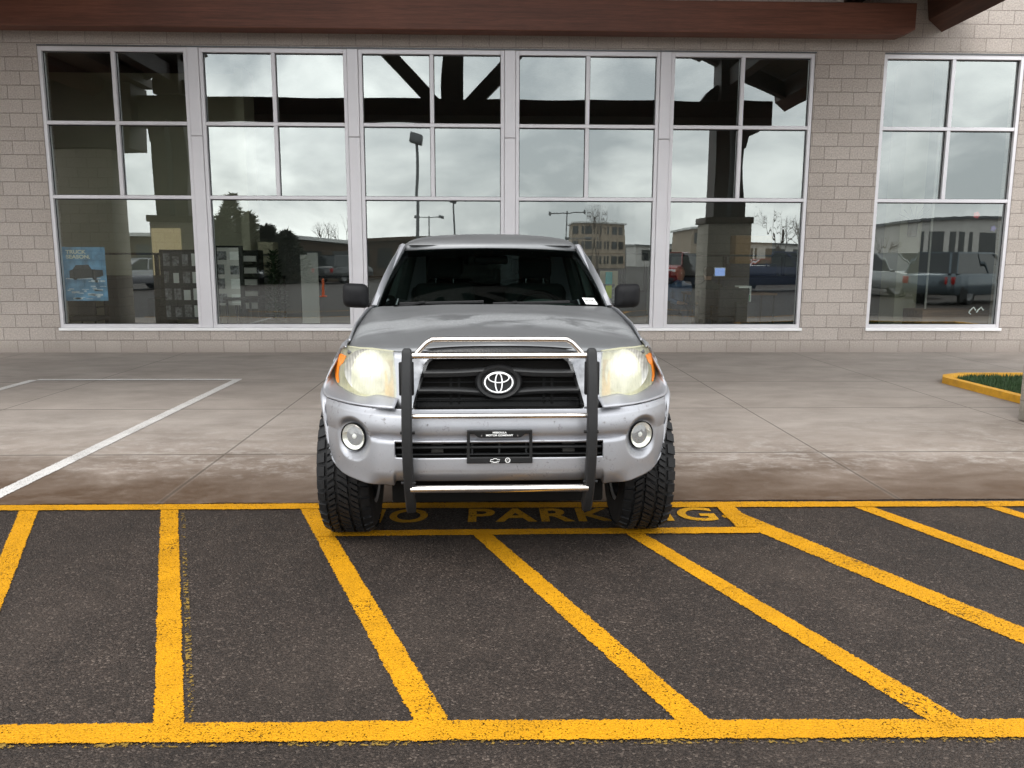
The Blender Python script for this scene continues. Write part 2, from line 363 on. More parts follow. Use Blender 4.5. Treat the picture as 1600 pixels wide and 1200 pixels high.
def mat_autopaint(name, c, metal=0.75, beads=0.0, dirt=0.0):
    g = G(name); o = g.obj()
    fl = g.n('TexVoronoi', {'Vector': o, 'Scale': 900.0}); fv = g.n('SeparateColor', {0: fl.outputs['Color']}).outputs[0]
    n1 = g.noise(3.0, 5, vec=o)
    base = g.mix(g.m('MULTIPLY', fv, 0.5), tuple(x*0.86 for x in c), tuple(min(1, x*1.12) for x in c))
    base = g.mix(1.0, base, g.ramp(n1, (0.3, 0.95), (0.7, 1.04)), 'MULTIPLY'); met = metal; rough = 0.50
    if dirt:
        s = g.n('SeparateXYZ', {0: o})
        d1 = g.ramp(g.noise(38, 6, 0.72, vec=o), (0.57, 0.0), (0.68, 1.0)); d2 = g.ramp(g.noise(5, 4, vec=o), (0.42, 0.0), (0.6, 1.0)); dz = g.ramp(s.outputs[2], (0.35, 1.0), (0.85, 0.15))
        dm = g.m('MULTIPLY', g.m('MULTIPLY', d1, d2), dirt); dm = g.m('MAXIMUM', dm, g.m('MULTIPLY', g.ramp(s.outputs[2], (0.36, 0.55), (0.5, 0.0)), 1.0))
        base = g.mix(dm, base, (0.10, 0.085, 0.075)); met = g.m('MULTIPLY_ADD', dm, -metal, metal); rough = g.m('MULTIPLY_ADD', dm, 0.3, 0.50)
    kw = dict(base=base, rough=rough, metal=met, coat=0.32, coatr=0.10)
    if beads:
        s = g.n('SeparateXYZ', {0: o})
        patch = g.m('MULTIPLY', g.ramp(g.noise(4.2, 5, 0.6, vec=g.scaled(o, (0.7, 1.3, 1)), dist=0.5), (0.38, 0.0), (0.52, 1.0)), g.ramp(s.outputs[1], (0.50, 0.0), (0.64, 1.0), (0.86, 1.0), (1.0, 0.12)))
        vb = g.n('TexVoronoi', {'Vector': o, 'Scale': 95.0}); drop = g.ramp(vb.outputs['Distance'], (0.16, 1.0), (0.42, 0.0))
        sel = g.m('GREATER_THAN', g.n('SeparateColor', {0: vb.outputs['Color']}).outputs[1], 0.35)
        drop = g.m('MULTIPLY', drop, sel)
        h = g.m('MULTIPLY', drop, g.m('MULTIPLY_ADD', patch, 1.0, 0.12))
        nm = g.bump(h, 0.9*beads, 0.006); kw['coatn'] = nm
        kw['rough'] = g.m('MULTIPLY_ADD', patch, 0.06, 0.60); kw['coat'] = 0.16
        film = g.m('MULTIPLY', g.m('MULTIPLY', patch, g.m('MULTIPLY_ADD', drop, 0.35, 0.35)), 0.5*beads)
        kw['base'] = g.mix(film, base, (0.80, 0.82, 0.83)); kw['metal'] = g.m('MULTIPLY_ADD', film, -metal, metal)
    return g.pbr(**kw)

M = {}
M['asphalt'] = mat_asphalt(); M['yellow'] = mat_paint_line('yellow line paint', (0.52, 0.240, 0.003), 0.41)
M['yellow_old'] = mat_paint_line('worn yellow paint', (0.24, 0.15, 0.03), 0.60)
M['white_line'] = mat_paint_line('white line paint', (0.62, 0.60, 0.58), 0.36)
M['concrete'] = mat_concrete(); M['block'] = mat_block('split face block'); M['block2'] = mat_block('pier block', (1.05, 1.10, 1.06))
M['beam'] = mat_wood('stained beam', (0.105, 0.036, 0.020), (0.185, 0.066, 0.038)); M['beam_y'] = mat_wood('stained beam along', (0.06, 0.024, 0.014), (0.11, 0.043, 0.025), (9, 0.4, 9))
M['beam_z'] = mat_wood('stained post', (0.05, 0.022, 0.013), (0.085, 0.038, 0.022), (9, 9, 0.4))
M['truss'] = mat_wood('shade toned truss timber', (0.03, 0.014, 0.009), (0.055, 0.024, 0.015), (2, 2, 2)); M['soffit'] = mat_wood('soffit boards', (0.07, 0.04, 0.026), (0.12, 0.068, 0.044), (9, 0.4, 9)); M['gutter'] = plain('gutter metal', (0.10, 0.105, 0.11), 0.4, 0.4)  # truss: same stain as the beams, darkened to paint in its backlit shade
M['alu'] = plain('anodised frame', (0.64, 0.62, 0.64), 0.42, 0.25, var=0.05, scale=2.0); M['sill'] = plain('sill metal', (0.85, 0.84, 0.84), 0.4, 0.1, var=0.04, scale=3)
M['gasket'] = plain('gasket rubber', (0.012, 0.012, 0.013), 0.55); M['glass'] = mat_glass('coated window glass', 0.225)
M['kerb'] = plain('kerb paint', (0.66, 0.33, 0.02), 0.6, var=0.18, scale=9, bump=0.3); M['grass'] = plain('grass blades', (0.035, 0.075, 0.022), 0.7, var=0.45, scale=25)
M['paint'] = mat_autopaint('silver truck paint', (0.43, 0.435, 0.46), metal=0.85); M['paint_hood'] = mat_autopaint('shade toned silver paint with rain beads', (0.245, 0.25, 0.256), metal=0.92, beads=1.0)  # hood and roof silver darkened to stand for the dark canopy they mirror
M['paint_bumper'] = mat_autopaint('silver paint with road dirt', (0.40, 0.405, 0.43), metal=0.85, dirt=0.75)
M['chrome'] = plain('bright chrome', (0.66, 0.66, 0.66), 0.12, 1.0, var=0.05, scale=30); M['steel'] = plain('stainless tube', (0.70, 0.66, 0.62), 0.24, 1.0, var=0.08, scale=30)
M['black'] = plain('black plastic', (0.0075, 0.0075, 0.008), 0.5, bump=0.15, bscale=300, spec=0.3); M['blackgloss'] = plain('gloss black trim', (0.003, 0.003, 0.0033), 0.25, spec=0.12)
M['grey_trim'] = plain('charcoal trim', (0.016, 0.0163, 0.017), 0.45, spec=0.4); M['condenser'] = plain('condenser fins', (0.008, 0.008, 0.008), 0.7, spec=0.2); M['rubber'] = plain('rubber strip', (0.011, 0.0113, 0.0122), 0.6, spec=0.4, var=0.2, bump=0.2, bscale=60)
M['tyre'] = plain('tyre rubber', (0.013, 0.013, 0.0135), 0.75, var=0.4, scale=40, bump=0.25, bscale=90, spec=0.25); M['tyre_block'] = plain('tread rubber', (0.008, 0.008, 0.0085), 0.6, var=0.5, scale=60, spec=0.3)
M['dark'] = plain('underbody', (0.007, 0.0065, 0.006), 0.9, spec=0.1); M['rim'] = plain('alloy rim', (0.22, 0.22, 0.225), 0.4, 0.8)
M['windscreen'] = mat_glass('windscreen glass', 0.016, (0.25, 0.31, 0.29), (0.9, 1, 0.97), edge=0.15); M['white'] = plain('white lettering', (0.78, 0.78, 0.77), 0.5, var=0.03); M['paper'] = plain('white paper', (0.78, 0.78, 0.76), 0.7, var=0.04)
M['dash'] = plain('dashboard', (0.11, 0.13, 0.124), 0.7, bump=0.2); M['seat'] = plain('seat cloth', (0.05, 0.058, 0.056), 0.9); M['headliner'] = plain('headliner', (0.11, 0.12, 0.115), 0.9)
M['amber'] = plain('amber lens', (0.85, 0.24, 0.02), 0.25, var=0.1); M['red_lens'] = plain('red lens', (0.35, 0.01, 0.01), 0.2)
g = G('hazed headlamp lens'); o_ = g.obj()
hz = g.ramp(g.noise(16, 6, 0.7, vec=g.scaled(o_, (1, 1, 0.5))), (0.3, 0.34), (0.7, 0.62))
M['lens'] = g.surf(g.n('MixShader', {0: 0.06, 1: g.n('MixShader', {0: hz, 1: g.n('BsdfTransparent', {0: (0.97, 0.98, 0.90)}).outputs[0], 2: g.n('MixShader', {0: 0.5, 1: g.n('BsdfDiffuse', {0: (0.86, 0.86, 0.68)}).outputs[0], 2: g.n('BsdfTranslucent', {0: (0.96, 0.96, 0.80)}).outputs[0]}).outputs[0]}).outputs[0], 2: g.n('BsdfGlossy', {'Roughness': 0.08}).outputs[0]}).outputs[0])
g = G('clear fog lens'); M['foglens'] = g.surf(g.n('MixShader', {0: 0.1, 1: g.n('BsdfTransparent', {0: (0.95, 0.96, 0.94)}).outputs[0], 2: g.n('BsdfGlossy', {'Roughness': 0.03}).outputs[0]}).outputs[0])
def emit(name, c, s):
    g = G(name); return g.surf(g.n('Emission', {0: c, 1: s}).outputs[0])
M['bulb'] = emit('headlamp bulb', (1.0, 0.98, 0.90), 1.0)
g = G('lit headlamp reflector'); o_ = g.obj(); q_ = g.n('SeparateXYZ', {0: o_})
rad_ = g.m('SQRT', g.m('ADD', g.m('POWER', q_.outputs[0], 2.0), g.m('POWER', g.m('MULTIPLY', g.m('SUBTRACT', q_.outputs[2], 0.030), 1.25), 2.0)))
fl_ = g.m('MULTIPLY_ADD', g.m('SINE', g.m('MULTIPLY', q_.outputs[0], 420.0)), 0.22, 0.78)
g_ = g.m('MULTIPLY', g.ramp(g.m('MULTIPLY', rad_, 8.0), (0.0, 1.0), (0.26, 0.85), (0.52, 0.34), (0.85, 0.13)), fl_)
g_ = g.m('MULTIPLY', g_, g.ramp(g.noise(26, 4, vec=o_), (0.3, 0.55), (0.7, 1.2)))
em_ = g.n('Emission', {0: (1.0, 0.98, 0.88), 1: g.m('MULTIPLY', g_, 1.45)}); gl_ = g.n('BsdfGlossy', {'Color': (0.20, 0.20, 0.19), 'Roughness': 0.45})
M['dish_lit'] = g.surf(g.n('AddShader', {0: em_.outputs[0], 1: gl_.outputs[0]}).outputs[0])
M['hl_house'] = plain('headlamp housing', (0.62, 0.60, 0.42), 0.35, 0.3, var=0.1, scale=30); M['sig'] = plain('turn signal bowl', (0.50, 0.27, 0.06), 0.3, 0.2, var=0.3, scale=18)
M['fogbowl'] = plain('fog lamp bowl', (0.72, 0.71, 0.66), 0.25, 0.55, var=0.25, scale=45); M['tinted'] = mat_glass('tinted glass', 0.06, (0.05, 0.06, 0.06)); M['mirror_shell'] = plain('mirror shell', (0.010, 0.010, 0.011), 0.55, bump=0.1, bscale=200, spec=0.12); M['lip'] = plain('wet black trim', (0.006, 0.006, 0.0065), 0.25, bump=0.35, bscale=130, spec=0.35); M['bracket_grey'] = plain('dusty bracket', (0.06, 0.056, 0.05), 0.8); M['paint_dull'] = mat_autopaint('dull silver paint', (0.36, 0.365, 0.385), metal=0.85); M['chrome_dark'] = plain('reflection toned chrome', (0.30, 0.30, 0.31), 0.16, 1.0, var=0.5, scale=9); M['rim2'] = plain('emblem metal', (0.82, 0.82, 0.82), 0.3, 0.6, var=0.03)  # chrome_dark: dark patchy tint painted in for reflections in the bezel
M['tail_lit'] = emit('lit brake lamp', (1.0, 0.06, 0.03), 4.0)

# ================================================================== THE SETTING
mb = MB(); mb.poly([(-400, -400, 0), (400, -400, 0), (400, 400, 0), (-400, 400, 0)])
tag(mb.build('asphalt_lot', M['asphalt'], smooth=0), kind='structure')
CE = 4.855                                  # edge between the asphalt and the concrete apron
edge = []
for k in range(0, 341):
    x = -17+k*0.1; edge.append((x, CE+0.006*math.sin(x*7.1)+random.uniform(-.006, .006), 0.006))
mb = MB(); o = mb.poly(edge+[(17, 40, 0.006), (-17, 40, 0.006)])
tag(mb.build('concrete_apron', M['concrete'], smooth=0), kind='structure')

def stripe_mesh(strips, name, mat):
    """strips: (left edge points, right edge points, z) -> one painted sheet with uv v = -1..1 across"""
    me = bpy.data.meshes.new(name); V = []; F = []; UV = []
    for A, B, z in strips:
        A = [Vector((p[0], p[1], z)) for p in A]; B = [Vector((p[0], p[1], z)) for p in B]
        n = max(2, int((A[-1]-A[0]).length/0.05)); o = len(V)
        def along(P, t):
            L = [0]
            for a, b in zip(P, P[1:]): L.append(L[-1]+(b-a).length)
            d = t*L[-1]
            for i in range(len(P)-1):
                if d <= L[i+1]+1e-9: return P[i].lerp(P[i+1], (d-L[i])/max(1e-9, L[i+1]-L[i]))
            return P[-1]
        ln = (A[-1]-A[0]).length
        for k in range(n+1):
            t = k/n; a, b = along(A, t), along(B, t); w = (b-a)
            j = 0.0025
            a = a - w*0.06 + w.normalized()*random.uniform(-j, j); b = b + w*0.06 + w.normalized()*random.uniform(-j, j)
            V += [a, b]; UV += [(t*ln, -1.06), (t*ln, 1.06)]
        for k in range(n): F.append((o+2*k, o+2*k+1, o+2*k+3, o+2*k+2))
    me.from_pydata([tuple(v) for v in V], [], F); uvl = me.uv_layers.new(name='UVMap')
    for l in me.loops: uvl.data[l.index].uv = UV[l.vertex_index]
    me.materials.append(mat); o = bpy.data.objects.new(name, me); COL.objects.link(o)
    return tag(o, kind='structure')
Z1, Z2, Z3 = 0.004, 0.008, 0.012
def ext(a, b, t0, t1):                       # a line through a and b, from y = t0 to y = t1
    a, b = Vector(a), Vector(b); f = lambda y: a+(b-a)*((y-a.y)/(b.y-a.y))
    return [tuple(f(t0)), tuple(f(t1))]
diag = [
    (ext((-2.842, 4.731), (-2.45, 3.85), 4.77, 2.38), ext((-2.727, 4.729), (-2.304, 3.75), 4.77, 2.38), Z1),
    (ext((-1.993, 4.715), (-1.105, 2.45), 4.77, 2.38), ext((-1.887, 4.713), (-1.004, 2.448), 4.77, 2.38), Z1),
    (ext((-1.152, 4.724), (-0.25, 2.445), 4.77, 2.38), ext((-1.045, 4.722), (-0.137, 2.453), 4.77, 2.38), Z1),
    (ext((-0.11, 4.291), (0.617, 2.44), 4.33, 2.38), ext((0.0, 4.289), (0.729, 2.441), 4.33, 2.38), Z1),
    (ext((0.749, 4.274), (1.454, 2.42), 4.33, 2.36), ext((0.853, 4.272), (1.578, 2.421), 4.33, 2.36), Z1),
    (ext((1.517, 4.248), (2.128, 2.932), 4.55, 2.36), ext((1.569, 4.491), (2.232, 3.058), 4.68, 2.36), Z1),
    (ext((2.253, 4.71), (2.635, 3.688), 4.75, 2.36), ext((2.372, 4.708), (2.742, 3.75), 4.75, 2.36), Z1),
    (ext((3.069, 4.695), (3.47, 3.69), 4.75, 2.36), ext((3.179, 4.693), (3.58, 3.69), 4.75, 2.36), Z1),
]
hor = [
    ([(-9, 4.725), (-3, 4.728), (0, 4.725), (3.3, 4.695), (9, 4.66)], [(-9, 4.835), (-3, 4.832), (0, 4.835), (3.3, 4.80), (9, 4.77)], Z2),
    ([(-7, 2.345), (-1.54, 2.350), (0, 2.335), (1.69, 2.312), (7, 2.26)], [(-7, 2.458), (-1.6, 2.456), (0, 2.446), (1.755, 2.412), (7, 2.36)], Z2),
    ([(1.395, 4.72), (1.40, 4.335)], [(1.505, 4.72), (1.52, 4.335)], Z3),
    ([(-0.95, 4.235), (0.3, 4.245), (1.50, 4.243)], [(-0.95, 4.325), (0.3, 4.335), (1.53, 4.345)], Z2),
]
stripe_mesh(diag, 'yellow_hatching', M['yellow']); stripe_mesh(hor, 'yellow_border_lines', M['yellow'])
old = [(ext((-1.872, 4.713), (-0.992, 2.448), 4.70, 2.47), ext((-1.845, 4.713), (-0.968, 2.448), 4.70, 2.47), Z1),
       ([(-7, 2.325), (-1.5, 2.33), (0, 2.313), (1.69, 2.290), (7, 2.24)], [(-7, 2.355), (-1.5, 2.36), (0, 2.343), (1.69, 2.320), (7, 2.27)], Z1)]
stripe_mesh(old, 'faded_yellow_line', M['yellow_old'])
white = [([(-3.215, 4.92), (-3.20, 9.99)], [(-3.10, 4.90), (-3.10, 9.99)], 0.010),
         ([(-5.60, 9.90), (-3.10, 9.90)], [(-5.60, 10.0), (-3.10, 10.0)], 0.014), ([(-5.70, 4.92), (-5.70, 9.95)], [(-5.59, 4.90), (-5.59, 9.95)], 0.010)]
stripe_mesh(white, 'white_bay_line', M['white_line'])
# NO PARKING painted on the asphalt
def ground_text(name, s, x0, x1, y0, y1):
    m = Matrix.Translation((x0, y0, 0.006))
    o = text(name, s, M['yellow_text'], x1-x0, y1-y0, m, ext=0, bold=0.026, spacing=1.12); tag(o, kind='structure')
    me = o.data; uvl = me.uv_layers.active or me.uv_layers.new(name='UVMap')
    for d in uvl.data: d.uv = (0, 0)
M['yellow_text'] = mat_paint_line('stencil yellow paint', (0.52, 0.26, 0.010), 0.46)
ground_text('no_lettering', 'NO', -0.83, -0.37, 4.462, 4.712); ground_text('parking_lettering', 'PARKING', -0.13, 1.345, 4.462, 4.714)

# grass island with yellow kerb
isl = [Vector(p) for p in ((5.585, 9.62, 0), (5.62, 8.27, 0), (5.66, 7.42, 0), (11, 7.42, 0), (11, 10.0, 0), (6.0, 9.99, 0), (5.70, 9.82, 0))]
ctr = Vector((8.2, 8.4, 0)); KH, KW = 0.085, 0.07
inn = [p+(ctr-p).normalized()*KW*1.6 for p in isl]
mb = MB()
prof = [(0, 0.0), (0.012, KH-0.02), (0.03, KH), (0.95, KH), (1.0, KH-0.04)]
mb.grid([[p.lerp(q, t)+Vector((0, 0, z)) for p, q in zip(isl, inn)] for t, z in prof], closed_u=True)
tag(mb.build('yellow_kerb', M['kerb'], smooth=50), kind='structure')
gm = MB(); rg = random.Random(3)
gi = [p.lerp(ctr, 0.02) for p in inn]
def inside(x, y):
    s = 0
    for a, b in zip(gi, gi[1:]+gi[:1]):
        if (a.y > y) != (b.y > y) and x < (b.x-a.x)*(y-a.y)/(b.y-a.y)+a.x: s ^= 1
    return s
gm.poly([p+Vector((0, 0, KH-0.05)) for p in gi])
n_ = 0
while n_ < 26000:
    x, y = 5.6+5.4*rg.random()**1.6, rg.uniform(7.4, 10)
    if not inside(x, y): continue
    n_ += 1; a = rg.uniform(0, 6.28); h = rg.uniform(0.03, 0.075); w = 0.006; dx, dy = math.cos(a), math.sin(a); b = rg.uniform(-.03, .03)
    gm.face([gm.vert((x-dx*w, y-dy*w, KH-0.05)), gm.vert((x+dx*w, y+dy*w, KH-0.05)), gm.vert((x+b, y+b*0.6, KH-0.05+h))])
tag(gm.build('grass', M['grass'], smooth=0, recalc=False), 'short green grass inside the yellow kerb', kind='stuff')

# ================================================================== STOREFRONT BUILDING
shop = empty('storefront_building', (0, YW, 0), label='tan concrete block storefront with tall aluminium framed windows', cat='building')
def pl(p): return (p[0], p[1]-YW, p[2])      # world -> building coordinates
BX = [-6.83+2.412*k for k in range(5)]; BWID = 2.235
bays = [(x, x+BWID) for x in BX]+[(6.14, 8.365)]
ZS, ZT, R1, R2 = 0.405, 4.66, 3.55, 2.44
mb = MB(); D = 0.30
G0, G1 = BX[0], BX[4]+BWID+0.005
mb.box((-17, 0, -0.2), (17, D, ZS-0.04)); mb.box((-17, 0, ZT), (17, D, 9.5))
mb.box((-17, 0, ZS-0.04), (G0, D, ZT)); mb.box((G1, 0, ZS-0.04), (bays[5][0], D, ZT)); mb.box((bays[5][1], 0, ZS-0.04), (17, D, ZT))
mb.build('block_wall', M['block'], shop, smooth=0)
rp = random.Random(11)
def window(x0, x1, wavy=False):
    xm = (x0+x1)/2; fr = MB(); y0, y1 = 0.010, 0.15; w = 0.055
    wo = empty('window', (0, 0, 0)); wo.parent = shop
    def bar(a, b, yf=y0): fr.rbox(a, b, 0.004, seg=1)
    bar((x0, y0, ZS), (x0+w, y1, ZT)); bar((x1-w, y0, ZS), (x1, y1, ZT))
    bar((x0+w, y0, ZT-0.065), (x1-w, y1, ZT)); bar((x0+w, y0, ZS), (x1-w, y1, ZS+0.055))
    bar((x0+w, y0+.004, R2-0.027), (x1-w, y1, R2+0.027)); bar((x0+w, y0+.004, R1-0.027), (x1-w, y1, R1+0.027))
    bar((xm-0.03, y0+.002, R2+0.027), (xm+0.03, y1, R1-0.027)); bar((xm-0.03, y0+.002, R1+0.027), (xm+0.03, y1, ZT-0.065))
    fr.build('frame', M['alu'], wo, smooth=30)
    panes = [(x0+w, ZS+0.055, x1-w, R2-0.027), (x0+w, R2+0.027, xm-0.03, R1-0.027), (xm+0.03, R2+0.027, x1-w, R1-0.027), (x0+w, R1+0.027, xm-0.03, ZT-0.065), (xm+0.03, R1+0.027, x1-w, ZT-0.065)]
    gl, gk = MB(), MB(); t = 0.009
    for a, b, c, d in panes:
        for q in (((a, 0.062, b), (a+t, 0.074, d)), ((c-t, 0.062, b), (c, 0.074, d)), ((a+t, 0.062, d-t*1.6), (c-t, 0.074, d)), ((a+t, 0.062, b), (c-t, 0.074, b+t*0.7))): gk.box(*q)
        A = rp.uniform(0.0006, 0.0019)*(1 if rp.random() < 0.75 else -0.6); tx, tz = rp.uniform(-.0012, .0012), rp.uniform(-.001, .001)
        if d-b > 1.5: A *= 1.3
        rows = []; nx = 260 if wavy and d-b > 1.5 else 14
        ws_ = [(rp.uniform(.07, .30), rp.uniform(0, 6.28), rp.uniform(.4, 1.0)) for _ in range(6)]
        for j in range(15):
            v = j/7-1; row = []
            for i in range(nx+1):
                u = 2*i/nx-1; x = a+(c-a)*i/nx; wv = sum(0.000042*k*L_*5*math.sin(6.283*x/L_+p_) for L_, p_, k in ws_)*(1-u*u) if nx > 14 else 0
                row.append((x, 0.07+A*(1-u*u)*(1-v**2)+tx*u+tz*v+wv, b+(d-b)*j/14))
            rows.append(row)
        gl.grid(rows)
    gk.build('gasket', M['gasket'], wo, smooth=0); gl.build('glass', M['glass'], wo, smooth=60)
for k, (x0, x1) in enumerate(bays): window(x0, x1, k >= 3)
for k in range(4):
    a, b = bays[k][1], bays[k+1][0]
    mb = MB(); zj = 3.36
    mb.rbox((a+.003, -0.004, ZS), (b-.003, 0.16, zj), 0.006, seg=1); mb.rbox((a+.003, -0.004, zj+.006), (b-.003, 0.16, ZT), 0.006, seg=1)
    mb.build('mullion_post', M['alu'], shop, smooth=30)
for a, b in ((bays[0][0]-0.01, G1+0.02), (bays[5][0]-0.01, bays[5][1]+0.02)):
    mb = MB(); mb.rbox((a, -0.035, ZS-0.048), (b, 0.14, ZS-0.001), 0.005, seg=1); mb.build('sill', M['sill'], shop, smooth=30)
    mb = MB(); mb.box((a+.01, -0.006, ZT+.001), (b-.01, 0.1, ZT+0.022)); mb.build('drip_flashing', M['gutter'], shop, smooth=0)
# the room behind the glass
M['olive_wall'] = plain('olive wall paint', (0.52, 0.49, 0.37), 0.85, var=0.05, scale=1.5); M['room_wall'] = plain('grey wall paint', (0.26, 0.26, 0.245), 0.85, var=0.05, scale=1.5)
M['carpet'] = plain('grey carpet', (0.06, 0.063, 0.066), 0.95, var=0.2, scale=40); M['ceiling'] = plain('ceiling tile', (0.2, 0.2, 0.195), 0.9)
mb = MB(); mb.box((-16.5, 0.31, -0.06), (16.5, 9, 0.012)); mb.build('interior_floor', M['carpet'], shop, smooth=0)
mb = MB(); mb.box((-16.5, 8.9, 0.02), (16.5, 9.1, 5.2)); mb.box((-16.7, 0.31, 0.02), (-16.5, 9.1, 5.2)); mb.box((16.5, 0.31, 0.02), (16.7, 9.1, 5.2)); mb.build('interior_wall', M['room_wall'], shop, smooth=0)
mb = MB(); mb.box((-8.6, 2.9, 0.02), (-4.62, 3.05, 4.9)); mb.box((-4.62, 2.4, 0.02), (-4.47, 3.05, 4.9)); mb.box((-8.75, 0.31, 0.02), (-8.6, 3.05, 4.9))
mb.build('office_partition', M['olive_wall'], shop, smooth=0)
mb = MB(); mb.box((-16.7, 0.31, 5.2), (16.7, 9.1, 5.4)); mb.build('interior_ceiling', M['ceiling'], shop, smooth=0)
mb = MB(); mb.box((-17, 0.3, 9.3), (17, 14, 9.5)); mb.build('flat_roof', M['gutter'], shop, smooth=0)

# ================================================================== TIMBER CANOPY
CX, RH, EAVE, SL = -0.84, 8.77, 8.05, 0.43   # ridge line x, ridge height, half width, slope
CY = 6.92                                     # centre line of the outer truss
can = empty('timber_canopy', (CX, CY, 0), label='dark stained timber canopy with gable roof over the entrance lane', cat='canopy')
def cpart(mb, name, mat, **k):
    for p in mb.v: p -= Vector((CX, CY, 0))
    return mb.build(name, mat, can, **k)
YF = 6.30                                     # roof front edge
for s in (-1, 1):
    mb = MB(); th = 0.24
    a = Vector((CX, 0, RH)); b = Vector((CX+s*EAVE, 0, RH-EAVE*SL))
    for y0, y1 in ((YF, YW-0.02),):
        mb.prism([(a.x, a.z), (b.x, b.z), (b.x, b.z+th), (a.x, a.z+th)], lambda p: Vector((p[0], y0, p[1])), lambda p: Vector((p[0], y1, p[1])))
    cpart(mb, 'roof_slope', M['soffit'], smooth=0)
    mb = MB(); mb.rbox((min(b.x-s*.18, b.x+s*.06), YF-.02, b.z-0.07), (max(b.x-s*.18, b.x+s*.06), YW-0.03, b.z+0.20), 0.02); cpart(mb, 'gutter', M['gutter'])
    # sloping purlins, square to the roof
    for t in (0.12, 0.42, 0.72):
        x = CX+s*EAVE*t; z = RH-EAVE*t*SL; w = 0.2; h = 0.26
        rot = Matrix.Rotation(s*math.atan(SL), 3, 'Y'); mb = MB()
        mb.box((x-w/2, YF+0.12, z-h), (x+w/2, YW-0.04, z-0.004), rot=rot, piv=(x, 10, z)); cpart(mb, 'purlin', M['beam_y'], bevel=0.008)
for s in (-1, 1):                             # eave purlin with a pointed lower edge
    ex = 7.82; q = [(CX+s*ex, 4.98), (CX+s*(ex-.22), 5.16), (CX+s*(ex-.27), 5.50), (CX+s*(ex+.10), 5.42), (CX+s*(ex+.16), 5.20)]
    mb = MB(); mb.prism(q, lambda p: Vector((p[0], YF+.12, p[1])), lambda p: Vector((p[0], YW-.04, p[1]))); cpart(mb, 'purlin', M['beam_y'], smooth=0)
def beam(name, a, b, mat='beam', bev=0.012):
    mb = MB(); mb.box(a, b); return cpart(mb, name, M[mat], bevel=bev)
# ledger beam in front of the wall, with a nosed end
mb = MB(); mb.prism([(-14.5, 4.84), (6.21, 4.84), (6.38, 4.91), (6.38, 5.29), (-14.5, 5.29)], lambda p: Vector((p[0], 12.49, p[1])), lambda p: Vector((p[0], 12.78, p[1])))
cpart(mb, 'ledger_beam', M['beam'], bevel=0.012)
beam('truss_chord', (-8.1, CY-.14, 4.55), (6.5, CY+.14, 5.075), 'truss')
cols = (-7.17, 5.52)
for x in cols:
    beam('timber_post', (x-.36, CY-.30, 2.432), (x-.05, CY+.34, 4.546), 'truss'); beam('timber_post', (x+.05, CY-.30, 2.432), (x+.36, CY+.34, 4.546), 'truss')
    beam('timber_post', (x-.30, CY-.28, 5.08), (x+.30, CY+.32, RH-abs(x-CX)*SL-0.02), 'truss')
    mb = MB(); mb.rbox((x-.50, CY-.42, 0.008), (x+.50, CY+.42, 2.28), 0.02); cpart(mb, 'block_pier', M['block2'], smooth=30)
    mb = MB(); mb.rbox((x-.55, CY-.47, 2.282), (x+.55, CY+.47, 2.428), 0.02); cpart(mb, 'pier_cap', M['concrete'], smooth=30)
    s = 1 if x > 0 else -1
    for sx in (-1, 1):
        mb = MB(); q = [(x+sx*.30, 3.96), (x+sx*.47, 4.05), (x+sx*.50, 4.3), (x+sx*.72, 4.37), (x+sx*.80, 4.546), (x+sx*.30, 4.546)]
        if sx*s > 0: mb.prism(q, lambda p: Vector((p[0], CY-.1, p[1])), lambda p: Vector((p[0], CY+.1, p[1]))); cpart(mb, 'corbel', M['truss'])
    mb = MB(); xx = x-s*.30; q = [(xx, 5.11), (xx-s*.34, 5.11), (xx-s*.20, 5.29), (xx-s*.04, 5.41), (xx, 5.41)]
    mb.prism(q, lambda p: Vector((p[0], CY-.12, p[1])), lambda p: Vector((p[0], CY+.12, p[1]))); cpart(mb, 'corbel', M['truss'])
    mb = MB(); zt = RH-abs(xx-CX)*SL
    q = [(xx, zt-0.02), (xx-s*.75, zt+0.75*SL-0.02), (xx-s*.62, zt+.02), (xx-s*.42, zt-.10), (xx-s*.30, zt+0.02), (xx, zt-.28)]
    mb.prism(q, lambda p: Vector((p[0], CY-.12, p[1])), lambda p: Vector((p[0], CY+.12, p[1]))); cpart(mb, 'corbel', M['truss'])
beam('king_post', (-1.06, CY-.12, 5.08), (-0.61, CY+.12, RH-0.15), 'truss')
for s in (-1, 1):
    mb = MB(); a = Vector((CX+s*.30, CY, 4.90)); L = 2.9; rot = Matrix.Rotation(s*R(-46), 3, 'Y')
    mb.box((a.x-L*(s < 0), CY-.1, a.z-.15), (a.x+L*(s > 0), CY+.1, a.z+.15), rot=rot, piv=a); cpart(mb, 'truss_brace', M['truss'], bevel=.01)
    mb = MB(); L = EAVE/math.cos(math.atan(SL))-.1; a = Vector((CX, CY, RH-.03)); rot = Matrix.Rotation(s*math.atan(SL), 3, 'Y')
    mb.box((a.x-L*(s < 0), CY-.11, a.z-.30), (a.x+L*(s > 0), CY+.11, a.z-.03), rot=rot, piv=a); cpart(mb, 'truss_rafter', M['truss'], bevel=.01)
# cross beams from the wall out to the posts
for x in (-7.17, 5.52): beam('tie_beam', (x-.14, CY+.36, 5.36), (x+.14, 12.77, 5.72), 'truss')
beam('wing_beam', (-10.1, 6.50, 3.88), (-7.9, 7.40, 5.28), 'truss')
mb = MB(); mb.box((-10.2, 6.45, 5.31), (-7.75, YW-.02, 5.52)); cpart(mb, 'link_soffit', M['soffit'], smooth=0)
